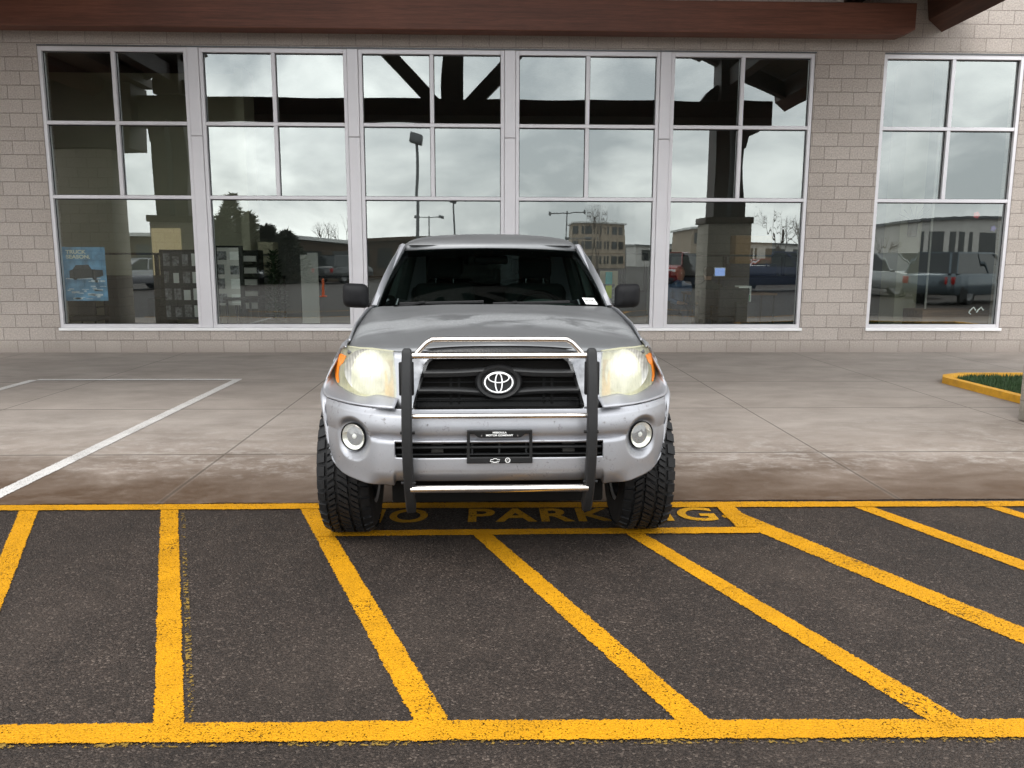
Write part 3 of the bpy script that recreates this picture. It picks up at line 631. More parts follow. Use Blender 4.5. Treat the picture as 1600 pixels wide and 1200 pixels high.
# block wing wall that closes the canopy on the left
wing = MB(); wing.rbox((-9.85, 6.55, 0.008), (-8.46, 7.35, 3.86), 0.02)
tag(wing.build('wing_wall', M['block2'], smooth=30), 'grey green split block wing wall left of the canopy post', 'wall')

# ================================================================== PICKUP TRUCK (local frame: x across, y rearwards, z up, origin under the bumper)
truck = empty('pickup_truck', (0.045, 3.72, 0), R(0.95), 'silver pickup truck with headlights lit and a brush guard over its grille', 'pickup truck')
TI = Matrix.Translation((0.045, 3.72, 0)) @ Matrix.Rotation(R(0.95), 4, 'Z'); TIi = TI.inverted()
def Tpx(px, py, dep):                        # photo point on the truck's left half -> (|x|, y, z) for a depth profile dep(x, z)
    o = TIi @ CAMP; v = TIi.to_3x3() @ ray(px, py); d = 0.15
    for _ in range(8):
        p = o+v*((d-o.y)/v.y); d = dep(abs(p.x), p.z)
    return Vector((abs(p.x), d, p.z))
def tb(mb, name, mat, parent=truck, **k): return mb.build(name, mat, parent, **k)
def panel(top, bot, dep, n=24, m=6, bulge=0.0, mirror=True, both=False):
    """grid between two photo-measured curves (|x|, z) with depth profile"""
    rows = []
    for j in range(m+1):
        t = j/m; row = []
        for i in range(n+1):
            u = i/n
            a = top(u); b = bot(u); x = a[0]+(b[0]-a[0])*t; z = a[1]+(b[1]-a[1])*t
            row.append((x, dep(x, z)-bulge*math.sin(math.pi*t)*math.sin(math.pi*u)**0.5, z))
        rows.append(row)
    return rows
def curve(P):
    L = [0]
    for a, b in zip(P, P[1:]): L.append(L[-1]+math.dist(a, b))
    def f(u):
        d = u*L[-1]
        for i in range(len(P)-1):
            if d <= L[i+1]+1e-9:
                t = (d-L[i])/max(1e-9, L[i+1]-L[i]); return tuple(a+(b-a)*t for a, b in zip(P[i], P[i+1]))
        return P[-1]
    return f

# ---- bumper -----------------------------------------------------------------
def yb(x): return 0.45*(max(0, x-0.30)/0.63)**2.6
C4 = [(0, .455), (.46, .455), (.497, .453), (.508, .428), (.60, .430), (.66, .433), (.745, .442), (.786, .450), (.818, .466), (.843, .484), (.859, .515), (.868, .556), (.874, .645), (.879, .745), (.882, .785)]
XS = [i*0.882/200 for i in range(-200, 201)]
def bump_y(x, z):
    a = abs(x); y = yb(a)
    if z > 0.772: y += 0.05*sstep(.772, .802, z)*(1-0.6*sstep(.5, .7, a))
    elif z > .665: y += -0.010*math.sin(math.pi*(z-.665)/.107)+.006*sstep(.70, .668, z)*(1-sstep(.57, .68, a))
    else:
        lo = interp(C4, a); t = (z-lo)/max(.05, .665-lo)
        cf = 1-sstep(.57, .68, a); y += -0.018*cf*min(1, max(0, .6655-z)/.016)**.5-0.006*math.sin(math.pi*max(0, min(1, t)))+0.05*(1-min(1, t*3))**2*(1-sstep(.54, .66, a))
    fr = math.hypot((a-.722)*1.05, z-.642)
    k = 1-sstep(.070, .112, fr)
    return y*(1-k)+(yb(.722)+.045+.50*(a-.722))*k
rows = []; zl = [.803, .800, .792, .784, .776, .772, .765] + [.757-.0046*k for k in range(20)] + [.667, .6655, .6645] + [None]*40
rowsz = []
for j, zf in enumerate(zl):
    row = []
    for x in XS:
        a = abs(x); lo = interp(C4, a)
        if zf is not None: z = max(zf, lo+0.004*(len(zl)-j)/len(zl))
        else:
            t = (j-29)/40
            top = max(.6635, lo+.002)
            if a < .497:
                z = .6635+( .581-.6635)*min(1, t*2.2) if t <= .4546 else .581+(lo-.581)*(t-.4546)/.5454
            else: z = top+(lo-top)*t
        row.append((x, bump_y(x, z), z))
    rows.append(row)
def hole(i, j):
    zz = [rows[i][j][2], rows[i+1][j][2]]; xx = abs((rows[i][j][0]+rows[i][j+1][0])/2)
    return xx < .497 and max(zz) < .664 and min(zz) > .5805
mb = MB(); mb.grid(rows, skip=hole)
bumper = tb(mb, 'bumper', M['paint_bumper'], smooth=38, solid=0.012, off=-1)
for p in (rows[-1],):
    pass
# air intake in the bumper
mb = MB(); mb.box((-.53, .12, .46), (.53, .14, .80)); mb.box((-.52, .05, .585), (-.5, .12, .66)); mb.box((.5, .05, .585), (.52, .12, .66)); mb.box((-.50, .05, .668), (.50, .12, .674)); mb.box((-.50, .05, .566), (.50, .12, .577))
intake = tb(mb, 'air_intake', M['dark'], smooth=0)
mb = MB(); mb.rbox((-.50, .02, .617), (.50, .06, .629), .004); mb.rbox((-.50, .028, .584), (.50, .06, .590), .002)
for x in (-.13, -.0, .13): mb.box((x-.004, .03, .585), (x+.004, .06, .664))
mb.build('intake_bar', M['grey_trim'], intake)
for x in (-.33, .31): mb = MB(); mb.rbox((x, .075, .575), (x+.06, .115, .675), .005); mb.build('bracket', M['bracket_grey'], intake)
# fog lamps
for s in (-1, 1):
    fx, fy, fz = s*.722, yb(.722)+.028, .642
    fog = empty('fog_lamp', (fx, fy, fz), s*R(25)); fog.parent = truck
    mb = MB(); mb.lathe([(.03, .066), (.0, .0664), (-.003, .0685), (.0, .0705), (.03, .071)], (0, 0, 0), 'y', 40); mb.build('bezel', M['black'], fog)
    mb = MB(); mb.lathe([(.030, .001), (.027, .017), (.016, .046), (.006, .066)], (0, 0, 0), 'y', 32); mb.build('reflector', M['fogbowl'], fog)
    mb = MB(); mb.lathe([(0, .015), (-.010, .012), (-.014, .001)], (0, .022, 0), 'y', 14); mb.build('bulb', M['paper'], fog)
    mb = MB(); mb.lathe([(.002, .0662), (-.006, .058), (-.012, .034), (-.015, .001)], (0, 0, 0), 'y', 32); mb.build('lens', M['foglens'], fog)

# ---- grille -----------------------------------------------------------------
def yg(z): return .095+(z-.80)*.28
def outline(w0, w1, z0, z1, r, n=6):          # rounded trapezoid, bottom half width w0, top w1
    C = [(-w0, z0), (w0, z0), (w1, z1), (-w1, z1)]; out = []
    for k in range(4):
        p, a, b = Vector(C[k]), Vector(C[k-1]), Vector(C[(k+1) % 4])
        u, v = (a-p).normalized(), (b-p).normalized()
        for i in range(n+1):
            t = i/n; q0 = p+u*r; q2 = p+v*r
            out.append(q0*(1-t)**2+p*2*t*(1-t)+q2*t*t)
    return out
gi = outline(.412, .338, .797, 1.03, .035); go = outline(.424, .352, .788, 1.040, .04); gx = outline(.436, .425, .782, 1.064, .03)
g3 = lambda P, dy: [(p.x, yg(p.y)+dy, p.y) for p in P]
mb = MB(); mb.grid([g3(gi, .05), g3(gi, .004), g3(go, -.012), g3(go, -.004)], closed_u=True); tb(mb, 'grille_surround', M['chrome'])
mb = MB(); mb.grid([g3(go, -.006), g3(gx, .004), g3(gx, .03)], closed_u=True); tb(mb, 'chrome_bezel', M['chrome_dark'], smooth=60)
mb = MB(); mb.poly(g3(outline(.42, .345, .79, 1.035, .03), .085)); grille = tb(mb, 'grille', M['blackgloss'], smooth=0)
mb = MB()
def gw(z): return .412+(.338-.412)*(z-.797)/(1.03-.797)
for z0, z1, yo in ((.938, .978, -.002), (.862, .894, .004)):
    pr = []
    for i in range(49):
        u = i/24-1; bow = 0.012*math.exp(-(u*2.6)**2)*(1 if z0 > .9 else -1)
        w = gw((z0+z1)/2)+.004; x = u*w; a, b = z0+bow, z1+bow
        sec = [(b, .055), (b, .012), (b-.006, .0), (b-.012, -.003), (a+.008, .012), (a, .03), (a, .055)]
        pr.append([(x, yg(z)+y_+yo, z) for z, y_ in sec])
    mb.grid(pr)
mb.build('grille_bar', M['grey_trim'], grille, smooth=30)
mb = MB()
for z in (.83, .915, 1.0): mb.box((-gw(z)-.005, yg(z)+.05, z-.003), (gw(z)+.005, yg(z)+.06, z+.003))
for x in (-.24, -.20, .22, .26): mb.box((x, yg(.9)+.058, .80), (x+.012, yg(.9)+.070, .98))
mb.build('condenser', M['condenser'], grille, smooth=0)
def ellipse(cx, cz, a, b, n=40, dy=0.0): return [(cx+a*math.cos(2*math.pi*k/n), yg(cz)+dy+(.28*b*math.sin(2*math.pi*k/n)), cz+b*math.sin(2*math.pi*k/n)) for k in range(n+1)]
mb = MB(); EZ = .921
P = [ellipse(0, EZ, a, b, dy=d) for a, b, d in ((.118, .084, .05), (.112, .079, .0), (.104, .073, -.012), (.092, .063, -.008), (.082, .056, .008), (.001, .001, .010))]
mb.grid([p[:-1] for p in P], closed_u=True); em = mb.build('emblem_boss', M['black'], grille, smooth=50)
mb = MB()
mb.tube(ellipse(0, EZ, .068, .0475, dy=-.006), .0048, 8, caps=False); mb.tube(ellipse(0, EZ-.001, .0165, .044, dy=-.008), .0036, 8, caps=False); mb.tube(ellipse(0, EZ+.022, .050, .0225, dy=-.008), .0036, 8, caps=False)
mb.build('emblem', M['rim2'] if 'rim2' in M else M['white'], em, smooth=60)
# body coloured surround between grille and headlamps, and the dark hood lip trim
def dep_face(x, z): return .11+.30*max(0, (x-.35)/.5)**2.2*1.0+(z-.80)*.30
sur_t = curve([(.427, 1.060), (.46, 1.061), (.520, 1.062)]); sur_b = curve([(.437, .786), (.47, .790), (.505, .805)])
def pair(rows, name, mat, **k):
    for s in (-1, 1): mb = MB(); mb.grid([[(s*p[0], p[1], p[2]) for p in r_] for r_ in rows]); tb(mb, name, mat, **k)
pair(panel(sur_t, sur_b, lambda x, z: dep_face(x, z)-.010, 8, 8), 'headlamp_surround', M['paint_dull'], solid=.01)
mb = MB(); rws = []
for t, z, dy in ((0, 1.046, -.004), (.3, 1.058, .004), (.7, 1.078, .018), (1, 1.094, .030)):
    w = .395-.03*t; rws.append([(w*(i/16-1), yg(1.04)+dy+.012*abs(i/16-1)**2, z-.016*abs(i/16-1)**2.5) for i in range(33)])
mb.grid(rws); tb(mb, 'hood_lip_trim', M['lip'] if 'lip' in M else M['blackgloss'], solid=.006)

# ---- headlamps --------------------------------------------------------------
HT = [(522, 580), (522.6, 564), (527, 552), (533, 544.5), (537, 542), (547, 542), (580, 546), (614, 549.6)]
HB = [(522, 582), (524, 594), (528, 601), (545, 612), (559, 618.4), (571.5, 620.6), (580, 619), (585, 617.4), (596, 617.7), (622.4, 623)]
def yh(x, z): return .125+.36*max(0, (x-.46)/.37)**2.3+(z-.82)*.30
hT = [Tpx(x, y, yh) for x, y in HT]; hB = [Tpx(x, y, yh) for x, y in HB]
fT = curve([(p.x, p.z) for p in hT]); fB = curve([(p.x, p.z) for p in hB])
lens_rows = panel(fT, fB, lambda x, z: yh(x, z), 28, 10, bulge=.012)
for s in (-1, 1):
    def sd(rows): return [[(s*p[0], p[1], p[2]) for p in r_] for r_ in rows]
    lp_ = [lens_rows[0][i] for i in range(29)]+[lens_rows[j][28] for j in range(1, 11)]+[lens_rows[10][i] for i in range(27, -1, -1)]+[lens_rows[j][0] for j in range(9, 0, -1)]
    mb = MB(); mb.grid(sd(panel(fT, fB, lambda x, z: yh(x, z)+.13, 28, 8))); mb.grid(sd([[(p[0], p[1]+.004, p[2]) for p in lp_], [(p[0], p[1]+.13, p[2]) for p in lp_]]), closed_u=True); hl = tb(mb, 'headlight', M['hl_house'] if 'hl_house' in M else M['rim'])
    cx, cz = .655, .955; cy = yh(cx, cz)+.03
    mb = MB(); prof = [(.045, .001), (.042, .03), (.028, .075), (.006, .112), (-.004, .124)]
    mb.lathe(prof, (0, 0, 0), 'y', 40)
    for p in mb.v: p.y += .55*s*p.x; p.z *= .93
    mb.build('reflector', M['dish_lit'], hl, smooth=60, loc=(s*cx, cy, cz))
    mb = MB(); mb.lathe([(.0, .001), (-.004, .02), (-.03, .024), (-.045, .018), (-.05, .001)], (s*cx, cy+.025, cz), 'y', 16); mb.build('bulb', M['bulb'], hl)
    mb = MB(); bx0, bx1 = .508, .562
    mb.grid([[(s*x, yh(x, z)+dy, z) for x in (bx0, bx0+.015, bx1-.015, bx1)] for z, dy in ((1.022, .015), (1.0, .055), (.86, .055), (.842, .02))]); mb.build('turn_signal', M['sig'] if 'sig' in M else M['amber'], hl)
    am = [Tpx(x, y, yh) for x, y in ((527.5, 553.5), (534, 552), (541.5, 556), (537, 566), (531, 572), (529.5, 584), (530.5, 597), (527.5, 597), (524, 586), (523.3, 574), (524.5, 562))]
    mb = MB(); mb.prism([(s*p.x, p.z, p.y) for p in am], lambda p: Vector((p[0], p[2]-.014, p[1])), lambda p: Vector((p[0], p[2]-.004, p[1]))); mb.build('side_marker', M['amber'], hl, smooth=0)
    mb = MB(); mb.grid(sd(lens_rows)); mb.build('lens', M['lens'], hl, smooth=60)
# filler panel between headlamp and bumper
def resample(P, n):
    L = [0]
    for p, q in zip(P, P[1:]): L.append(L[-1]+(q-p).length)
    out = []
    for k in range(n+1):
        d = L[-1]*k/n
        for i in range(len(P)-1):
            if d <= L[i+1]+1e-9: out.append(P[i].lerp(P[i+1], max(0, (d-L[i])/max(1e-9, L[i+1]-L[i])))); break
    return out
def strip(A, B, m, bulge):
    return [[a.lerp(b, t/m)+Vector((0, -bulge*math.sin(math.pi*t/m), 0)) for a, b in zip(A, B)] for t in range(m+1)]
low_in = [p+Vector((0, .004, -.004)) for p in hB[::-1][:-2]]+[hB[1]+Vector((.003, .006, -.003))]
low_out = [Vector((x, yb(x)+.026, .806)) for x in (.50, .58, .66, .74, .80, .84, .878)]
side_in = [low_in[-1]]+[p+Vector((.004, .010, 0)) for p in (hT[0], hT[1], hT[2], hT[3], hT[4])]+[Vector((.776, .41, 1.060))]
side_out = [low_out[-1], Vector((.912, .47, .812)), Vector((.920, .53, .848)), Vector((.911, .55, .885)), Vector((.897, .56, .917)), Vector((.867, .56, .972)), Vector((.843, .56, 1.014)), Vector((.818, .56, 1.062)), Vector((xs_seam0 := .786, .56, 1.088))]
fr_rows = strip(resample(low_in, 26), resample(low_out, 26), 6, .006)
sd_rows = strip(resample(side_in, 22), resample(side_out, 22), 6, .004)
val_rows = [a_+b_[1:] for a_, b_ in zip(fr_rows, sd_rows)]
pair(val_rows, 'front_valance', M['paint'], solid=.008, smooth=60)

# ---- hood -------------------------------------------------------------------
def xs_seam(y): return interp([(.13, .70), (.40, .772), (.9, .788), (1.5, .792), (1.8, .79)], y)
NU, NV = 48, 40; rows = []
for j in range(NV+1):
    t = j/NV; row = []
    for i in range(NU+1):
        u = i/NU*2-1; a = abs(u)
        k_ = sstep(.42, .66, a); yf = .198*(1-k_)+(.135+.27*a**2.6)*k_; yr = 1.40+.22*a**2.2; y = yf+(yr-yf)*t
        x = u*xs_seam(y)
        zf = 1.104-.044*a**1.4; zr = 1.222-.022*a**2
        z = zf+(zr-zf)*(1-(1-t)**1.45)
        z -= .016*math.exp(-t*34)                                   # rolled front lip
        z += .012*sstep(.66, .36, a)*sstep(.0, .35, t)*(1-.55*t)     # raised centre
        z -= .010*sstep(.93, 1.0, a)
        row.append((x, y, z))
    rows.append(row)
hood_rows = rows
mb = MB(); mb.grid(rows)
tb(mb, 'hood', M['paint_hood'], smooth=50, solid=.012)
mb = MB(); mb.grid([[(p[0], p[1]+dy, p[2]+dz) for p in rows[-1]] for dy, dz in ((-.02, -.015), (.09, -.028), (.12, -.03))]); tb(mb, 'cowl', M['black'])

# ---- fenders and wheel arch flares --------------------------------------------
AX, AZ, RW = .68, .383, 3.93
def fender_section(y, flare=True):
    xs = xs_seam(y)+.004; zt = interp([(.40, 1.056), (.5, 1.078), (.9, 1.150), (1.4, 1.196), (1.62, 1.198)], y)
    arch = AZ+math.sqrt(max(0, .428**2-(y-AX)**2)) if abs(y-AX) < .428 else .42
    lo = max(arch, .42); k = max(0, .56-y)*.30
    pts = [(xs, zt), (xs+.012, zt-.006), (xs+.024, min(zt-.022, 1.075)), (max(xs+.028, .845-k), min(zt-.045, 1.012)), (max(xs+.032, .868-k), .968), (.899-k, .913), (.921-k, .854)]
    if lo < .78: pts += [(.933-k, .80), (.930-k, max(lo, .60)), (.915-k, lo)]
    else: pts += [(.930-k, .83), (.935-k, .818), (.92-k, lo-.01)]
    return pts
mb = MB(); secs = []
for k in range(29):
    y = .555+(1.62-.555)*k/28
    P = [Vector((a, 0, b)) for a, b in fender_section(y)]
    secs.append([(p.x, y, p.z) for p in catmull(P, 4)])
pair(secs, 'fender', M['paint'], smooth=45, solid=.01)
for s in (-1, 1):
    for base, nm in ((AX, 'wheel_arch_flare'), (RW, 'wheel_arch_flare')):
        if base == AX: path = [(.66, .145, .436), (.72, .185, .440), (.786, .258, .454), (.820, .300, .470), (.848, .336, .494), (.866, .360, .535), (.880, .380, .60), (.893, .40, .68), (.908, .43, .745), (.924, .49, .787), (.934, .57, .806), (.937, .68, .814), (.937, .80, .795), (.934, .93, .735), (.925, 1.04, .63), (.918, 1.095, .52), (.91, 1.11, .44)]
        else: path = [(.93, base+.475*math.cos(t), AZ+.475*math.sin(t)) for t in [math.pi*(k/12) for k in range(13)]]
        P = catmull(path, 5); mb = MB(); rws = []
        for i, p in enumerate(P):
            tn = (P[min(i+1, len(P)-1)]-P[max(i-1, 0)]).normalized(); ra = Vector((p.x, AX if base == AX else base, AZ)); ou = (Vector((0, p.y-ra.y, p.z-ra.z)))
            ou = (ou-tn*ou.dot(tn)).normalized(); sd_ = tn.cross(ou).normalized(); sd_ = sd_ if sd_.x > 0 else -sd_
            sec = [(-.05, .030), (-.004, .030), (.004, .024), (.009, .010), (.008, -.004), (.002, -.010), (-.05, -.010)]
            kk = sstep(-.02, .30, i/(len(P)-1)) if base == AX else 1.0; rws.append([p+sd_*a_*kk+ou*b_*(.35+.65*kk) for a_, b_ in sec])
        mb.grid(rws)
        for p in mb.v: p.x *= s
        tb(mb, nm, M['paint'], smooth=50)
    # dark inner wheel house
    mb = MB(); rws = []
    for k in range(19):
        t = R(50)+R(66)*k/18; rws.append([(s*x, AX+.47*math.cos(t), AZ+.47*math.sin(t)) for x in (.50, .86)])
    mb.grid(rws); tb(mb, 'wheel_house', M['dark'])

# ---- cab --------------------------------------------------------------------
def ws(u, t, off=0.0):                        # windscreen surface: u -1..1 across, t 0 base .. 1 top
    hw = .762+(.636-.762)*t-.008*math.sin(math.pi*t)*-1; x = u*hw
    y = 1.45+(2.13-1.45)*t+(.17-.04*t)*abs(u)**2.1-.02*math.sin(math.pi*t); z = 1.205-.008*u*u+(1.588-1.205)*t+.012*math.sin(math.pi*t)-.012*u*u*t
    return Vector((x, y-off*.55, z+off))
mb = MB(); mb.grid([[ws(-1+2*i/24, j/14) for i in range(25)] for j in range(15)]); scr = tb(mb, 'windscreen', M['windscreen'], smooth=60)
mb = MB()
for rws in ([[ws(-1+2*i/24, t, -.004) for i in range(25)] for t in (.865, .93, 1.0)], [[ws(-1+2*i/24, t, -.004) for i in range(25)] for t in (0, .02, .045)],
            [[ws(s_, j/14, -.004) for j in range(15)] for s_ in (-1, -.965, -.94)], [[ws(s_, j/14, -.004) for j in range(15)] for s_ in (.94, .965, 1)]): mb.grid(rws)
mb.build('black_border', M['blackgloss'], scr, smooth=60)
pil = [(.802, 1.66, 1.192), (.772, 1.80, 1.325), (.722, 1.99, 1.468), (.678, 2.14, 1.560), (.640, 2.29, 1.612), (.630, 2.36, 1.618)]
PP = catmull(pil, 5)
mb = MB(); rws = []
for k, p in enumerate(PP):
    t = k/(len(PP)-1); gl = ws(1, t); mid = gl.lerp(p, .6)+Vector((.006, -.028, .016))
    rws.append([gl+Vector((-.004, .004, -.004)), gl+Vector((.004, -.010, .012)), mid, p, p+Vector((.004, .05, -.012)), p+Vector((-.03, .06, -.03))])
pair(rws, 'windscreen_pillar', M['paint'], smooth=50)
ROOF = [(0, .045), (.2, .043), (.38, .034), (.48, .024), (.545, .014), (.575, .006), (.597, -.002), (.615, -.012), (.630, -.026), (.638, -.044)]
mb = MB(); rws = []
for y, z, wf in ((2.13, 1.592, None), (2.17, 1.612, 0), (2.25, 1.632, .4), (2.4, 1.648, .9), (2.7, 1.660, 1), (3.1, 1.657, 1), (3.4, 1.640, 1), (3.46, 1.62, 1)):
    row = []
    for sgn in (-1, 1):
        seq = ROOF[::-1] if sgn < 0 else ROOF[1:]
        for x, dz in seq:
            if wf is None: q = ws(sgn*x/.64, 1.0); row.append((q.x, q.y, q.z+.004))
            else: row.append((sgn*x, y+.12*(x/.64)**2.1*(1-wf) if wf < 1 else y, z+dz*(.3+.7*wf)))
    rws.append(row)
mb.grid(rws)
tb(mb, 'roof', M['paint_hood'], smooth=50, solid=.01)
# doors, cab back, bed
def side_x(z): return interp([(.42, .885), (.62, .905), (.80, .902), (1.0, .870), (1.19, .806)], z)
def side_panel(y0, y1, z0, z1, n=10, arch=None):
    rws = []
    for j in range(n+1):
        z = z0+(z1-z0)*j/n; rws.append([(side_x(z), y0+(y1-y0)*i/14, max(z, AZ+math.sqrt(max(0, .475**2-(y0+(y1-y0)*i/14-RW)**2)) if arch and abs(y0+(y1-y0)*i/14-RW) < .475 else 0)) for i in range(15)])
    return rws
for s in (-1, 1):
    for y0, y1, nm in ((1.63, 2.62, 'door'), (2.63, 3.44, 'door')):
        mb = MB(); mb.grid(side_panel(y0, y1, .44, 1.19))
        for p in mb.v: p.x *= s
        d = tb(mb, nm, M['paint'], solid=.012)
        ya, yb_ = (1.70, 2.60) if y0 < 2 else (2.66, 3.42)
        mb = MB(); yt = (2.26, 2.58) if y0 < 2 else (2.68, 3.36)
        mb.poly([(s*.796, ya, 1.20), (s*.796, yb_, 1.20), (s*.654, yt[1], 1.585), (s*.654, yt[0], 1.585)]); mb.build('side_window', M['tinted'], d, smooth=0)
        mb = MB()
        for q in (((.80, ya-.03, 1.19), (.645, yt[0]-.03, 1.60)), ((.80, yb_+.02, 1.19), (.645, yt[1]+.03, 1.60)), ((.645, yt[0]-.03, 1.60), (.645, yt[1]+.03, 1.60))): mb.tube([(s*a, b, c) for a, b, c in q], .022, 6)
        mb.build('window_frame', M['paint'], d)
        mb = MB(); mb.rbox((min(s*.885, s*.915), yb_-.22, 1.0), (max(s*.885, s*.915), yb_-.06, 1.03), .008); mb.build('handle', M['paint'], d)
    mb = MB(); mb.grid(side_panel(3.46, 5.2, .60, 1.19, arch=True))
    for p in mb.v: p.x *= s
    tb(mb, 'bed_side', M['paint'], solid=.05)
    mb = MB(); mb.rbox((min(s*.80, s*.90), 5.19, .75), (max(s*.80, s*.90), 5.23, 1.15), .01); tb(mb, 'tail_lamp', M['red_lens'])
mb = MB(); mb.rbox((-.80, 5.15, .66), (.80, 5.20, 1.18), .015); tg = tb(mb, 'tailgate', M['paint'])
mb = MB(); mb.box((-.78, 3.5, .66), (.78, 5.14, .70)); tb(mb, 'bed_floor', M['black'], smooth=0)
mb = MB(); mb.rbox((-.88, 5.22, .50), (.88, 5.36, .66), .03); tb(mb, 'rear_bumper', M['chrome'])
mb = MB()
mb.box((-.78, 3.43, .60), (.78, 3.455, 1.21)); mb.box((-.64, 3.44, 1.56), (.64, 3.455, 1.63)); mb.box((-.79, 3.43, 1.21), (-.55, 3.45, 1.56)); mb.box((.55, 3.43, 1.21), (.79, 3.45, 1.56)); tb(mb, 'cab_back', M['paint'], smooth=0)
mb = MB(); mb.poly([(-.55, 3.44, 1.21), (.55, 3.44, 1.21), (.55, 3.44, 1.56), (-.55, 3.44, 1.56)]); tb(mb, 'rear_window', M['tinted'], smooth=0)
# cabin
mb = MB(); rws = []
for y, z in ((1.50, 1.175), (1.75, 1.19), (2.02, 1.185), (2.10, 1.10), (2.12, .80)):
    rws.append([(x, y, z+(.045*math.exp(-((x-.36)/.19)**2) if 1.7 < y < 2.11 else 0)) for x in [-.76+1.52*i/30 for i in range(31)]])
mb.grid(rws); dash = tb(mb, 'dashboard', M['dash'])
mb = MB(); mb.tube([(.36+.18*math.cos(t), 2.27+.06*math.sin(t), 1.10+.17*math.sin(t)) for t in [2*math.pi*k/32 for k in range(33)]], .017, 8, caps=False); mb.rbox((.28, 2.25, 1.05), (.44, 2.29, 1.15), .02); mb.rbox((.19, 2.26, 1.08), (.53, 2.28, 1.11), .008); tb(mb, 'steering_wheel', M['black'])
for sx in (-.36, .36):
    mb = MB(); mb.rbox((sx-.24, 2.62, .80), (sx+.24, 2.76, 1.32), .06, seg=3); mb.rbox((sx-.25, 2.25, .66), (sx+.25, 2.75, .80), .05, seg=3); st = tb(mb, 'seat', M['seat'])
    mb = MB(); mb.rbox((sx-.13, 2.66, 1.36), (sx+.13, 2.75, 1.52), .035, seg=3); mb.build('headrest', M['seat'], st)
    for q in (-.07, .07): mb = MB(); mb.tube([(sx+q, 2.70, 1.28), (sx+q, 2.70, 1.40)], .007, 8); mb.build('headrest_post', M['chrome'], st)
mb = MB(); mb.rbox((-.66, 3.1, .66), (.66, 3.3, 1.28), .05); tb(mb, 'rear_bench', M['seat'])
mb = MB(); mb.grid([[(x, y, 1.615-.01*abs(x)) for x in (-.6, -.3, 0, .3, .6)] for y in (2.2, 2.6, 3.0, 3.42)]); tb(mb, 'headliner', M['headliner'])
mb = MB(); mb.rbox((-.12, 2.13, 1.475), (.12, 2.155, 1.535), .012); mb.tube([(0, 2.16, 1.5), (0, 2.17, 1.59)], .008, 8); tb(mb, 'rear_view_mirror', M['black'])
for s in (-1, 1):
    for q, r_ in (([(s*.715, 2.05, 1.24), (s*.668, 2.2, 1.46), (s*.60, 2.33, 1.585)], .03), ([(s*.70, 2.62, 1.2), (s*.61, 2.66, 1.58)], .05)): mb = MB(); mb.tube(q, r_, 8); tb(mb, 'cabin_pillar_trim', M['headliner'])
# wipers
for x0, x1 in ((-.60, -.06), (.0, .50)):
    P = [ws(a/.75, .02+.03*k/10, .012) for k, a in enumerate([x0+(x1-x0)*k/10 for k in range(11)])]
    mb = MB(); mb.tube(P, .009, 6, flat=(1.2, .7)); mb.tube([P[3]+Vector((0, -.01, .01)), P[0]+Vector((-.03, -.09, -.02))], .009, 6); tb(mb, 'wiper', M['black'])
# stock sticker behind the windscreen, bottom right
q = [ws(.815, .030, .007), ws(.925, .022, .007), ws(.908, .120, .007), ws(.798, .125, .007)]
mb = MB(); mb.poly(q); st = mb.build('stock_sticker', M['paper'], scr, smooth=0)
ex = (q[1]-q[0]).normalized(); ez = (q[3]-q[0]); ez = (ez-ex*ez.dot(ex)).normalized(); ny = ex.cross(ez)
mt = Matrix(((ex.x, ez.x, ny.x, 0), (ex.y, ez.y, ny.y, 0), (ex.z, ez.z, ny.z, 0), (0, 0, 0, 1))); mt.translation = q[0].lerp(q[3], .48)+ex*.008+ny*.002
text('sticker_number', 'NKC27948', M['gasket'], .064, .016, mt, st, ext=0, bold=.015)
# door mirrors
for s in (-1, 1):
    mb = MB(); rws = []
    for dy, k in ((0, .90), (-.03, .97), (-.06, .93), (-.085, .74), (-.095, .35)):
        o = []
        for i in range(28):
            t = 2*math.pi*i/28; c, q = math.cos(t), math.sin(t); ex_ = .42
            o.append((s*(.905+.088*k*math.copysign(abs(c)**ex_, c)), 1.68+dy, 1.270+.083*k*math.copysign(abs(q)**ex_, q)+.008*c*k))
        rws.append(o)
    mb.grid(rws, closed_u=True); o_ = len(mb.v); mb.face(list(range(28))); mb.face(list(range(28*4, 28*5))); mi = tb(mb, 'door_mirror', M['mirror_shell'] if 'mirror_shell' in M else M['black'], smooth=50)
    mb = MB(); mb.tube([(s*.79, 1.72, 1.195), (s*.83, 1.70, 1.205), (s*.88, 1.68, 1.23)], .022, 8, flat=(.8, 1.3)); mb.build('mirror_arm', M['black'], mi)
    mb = MB(); mb.lathe([(0, .001), (0, .065)], (s*.905, 1.684, 1.272), 'y', 24); mb.build('mirror_glass', M['chrome'], mi, smooth=0)

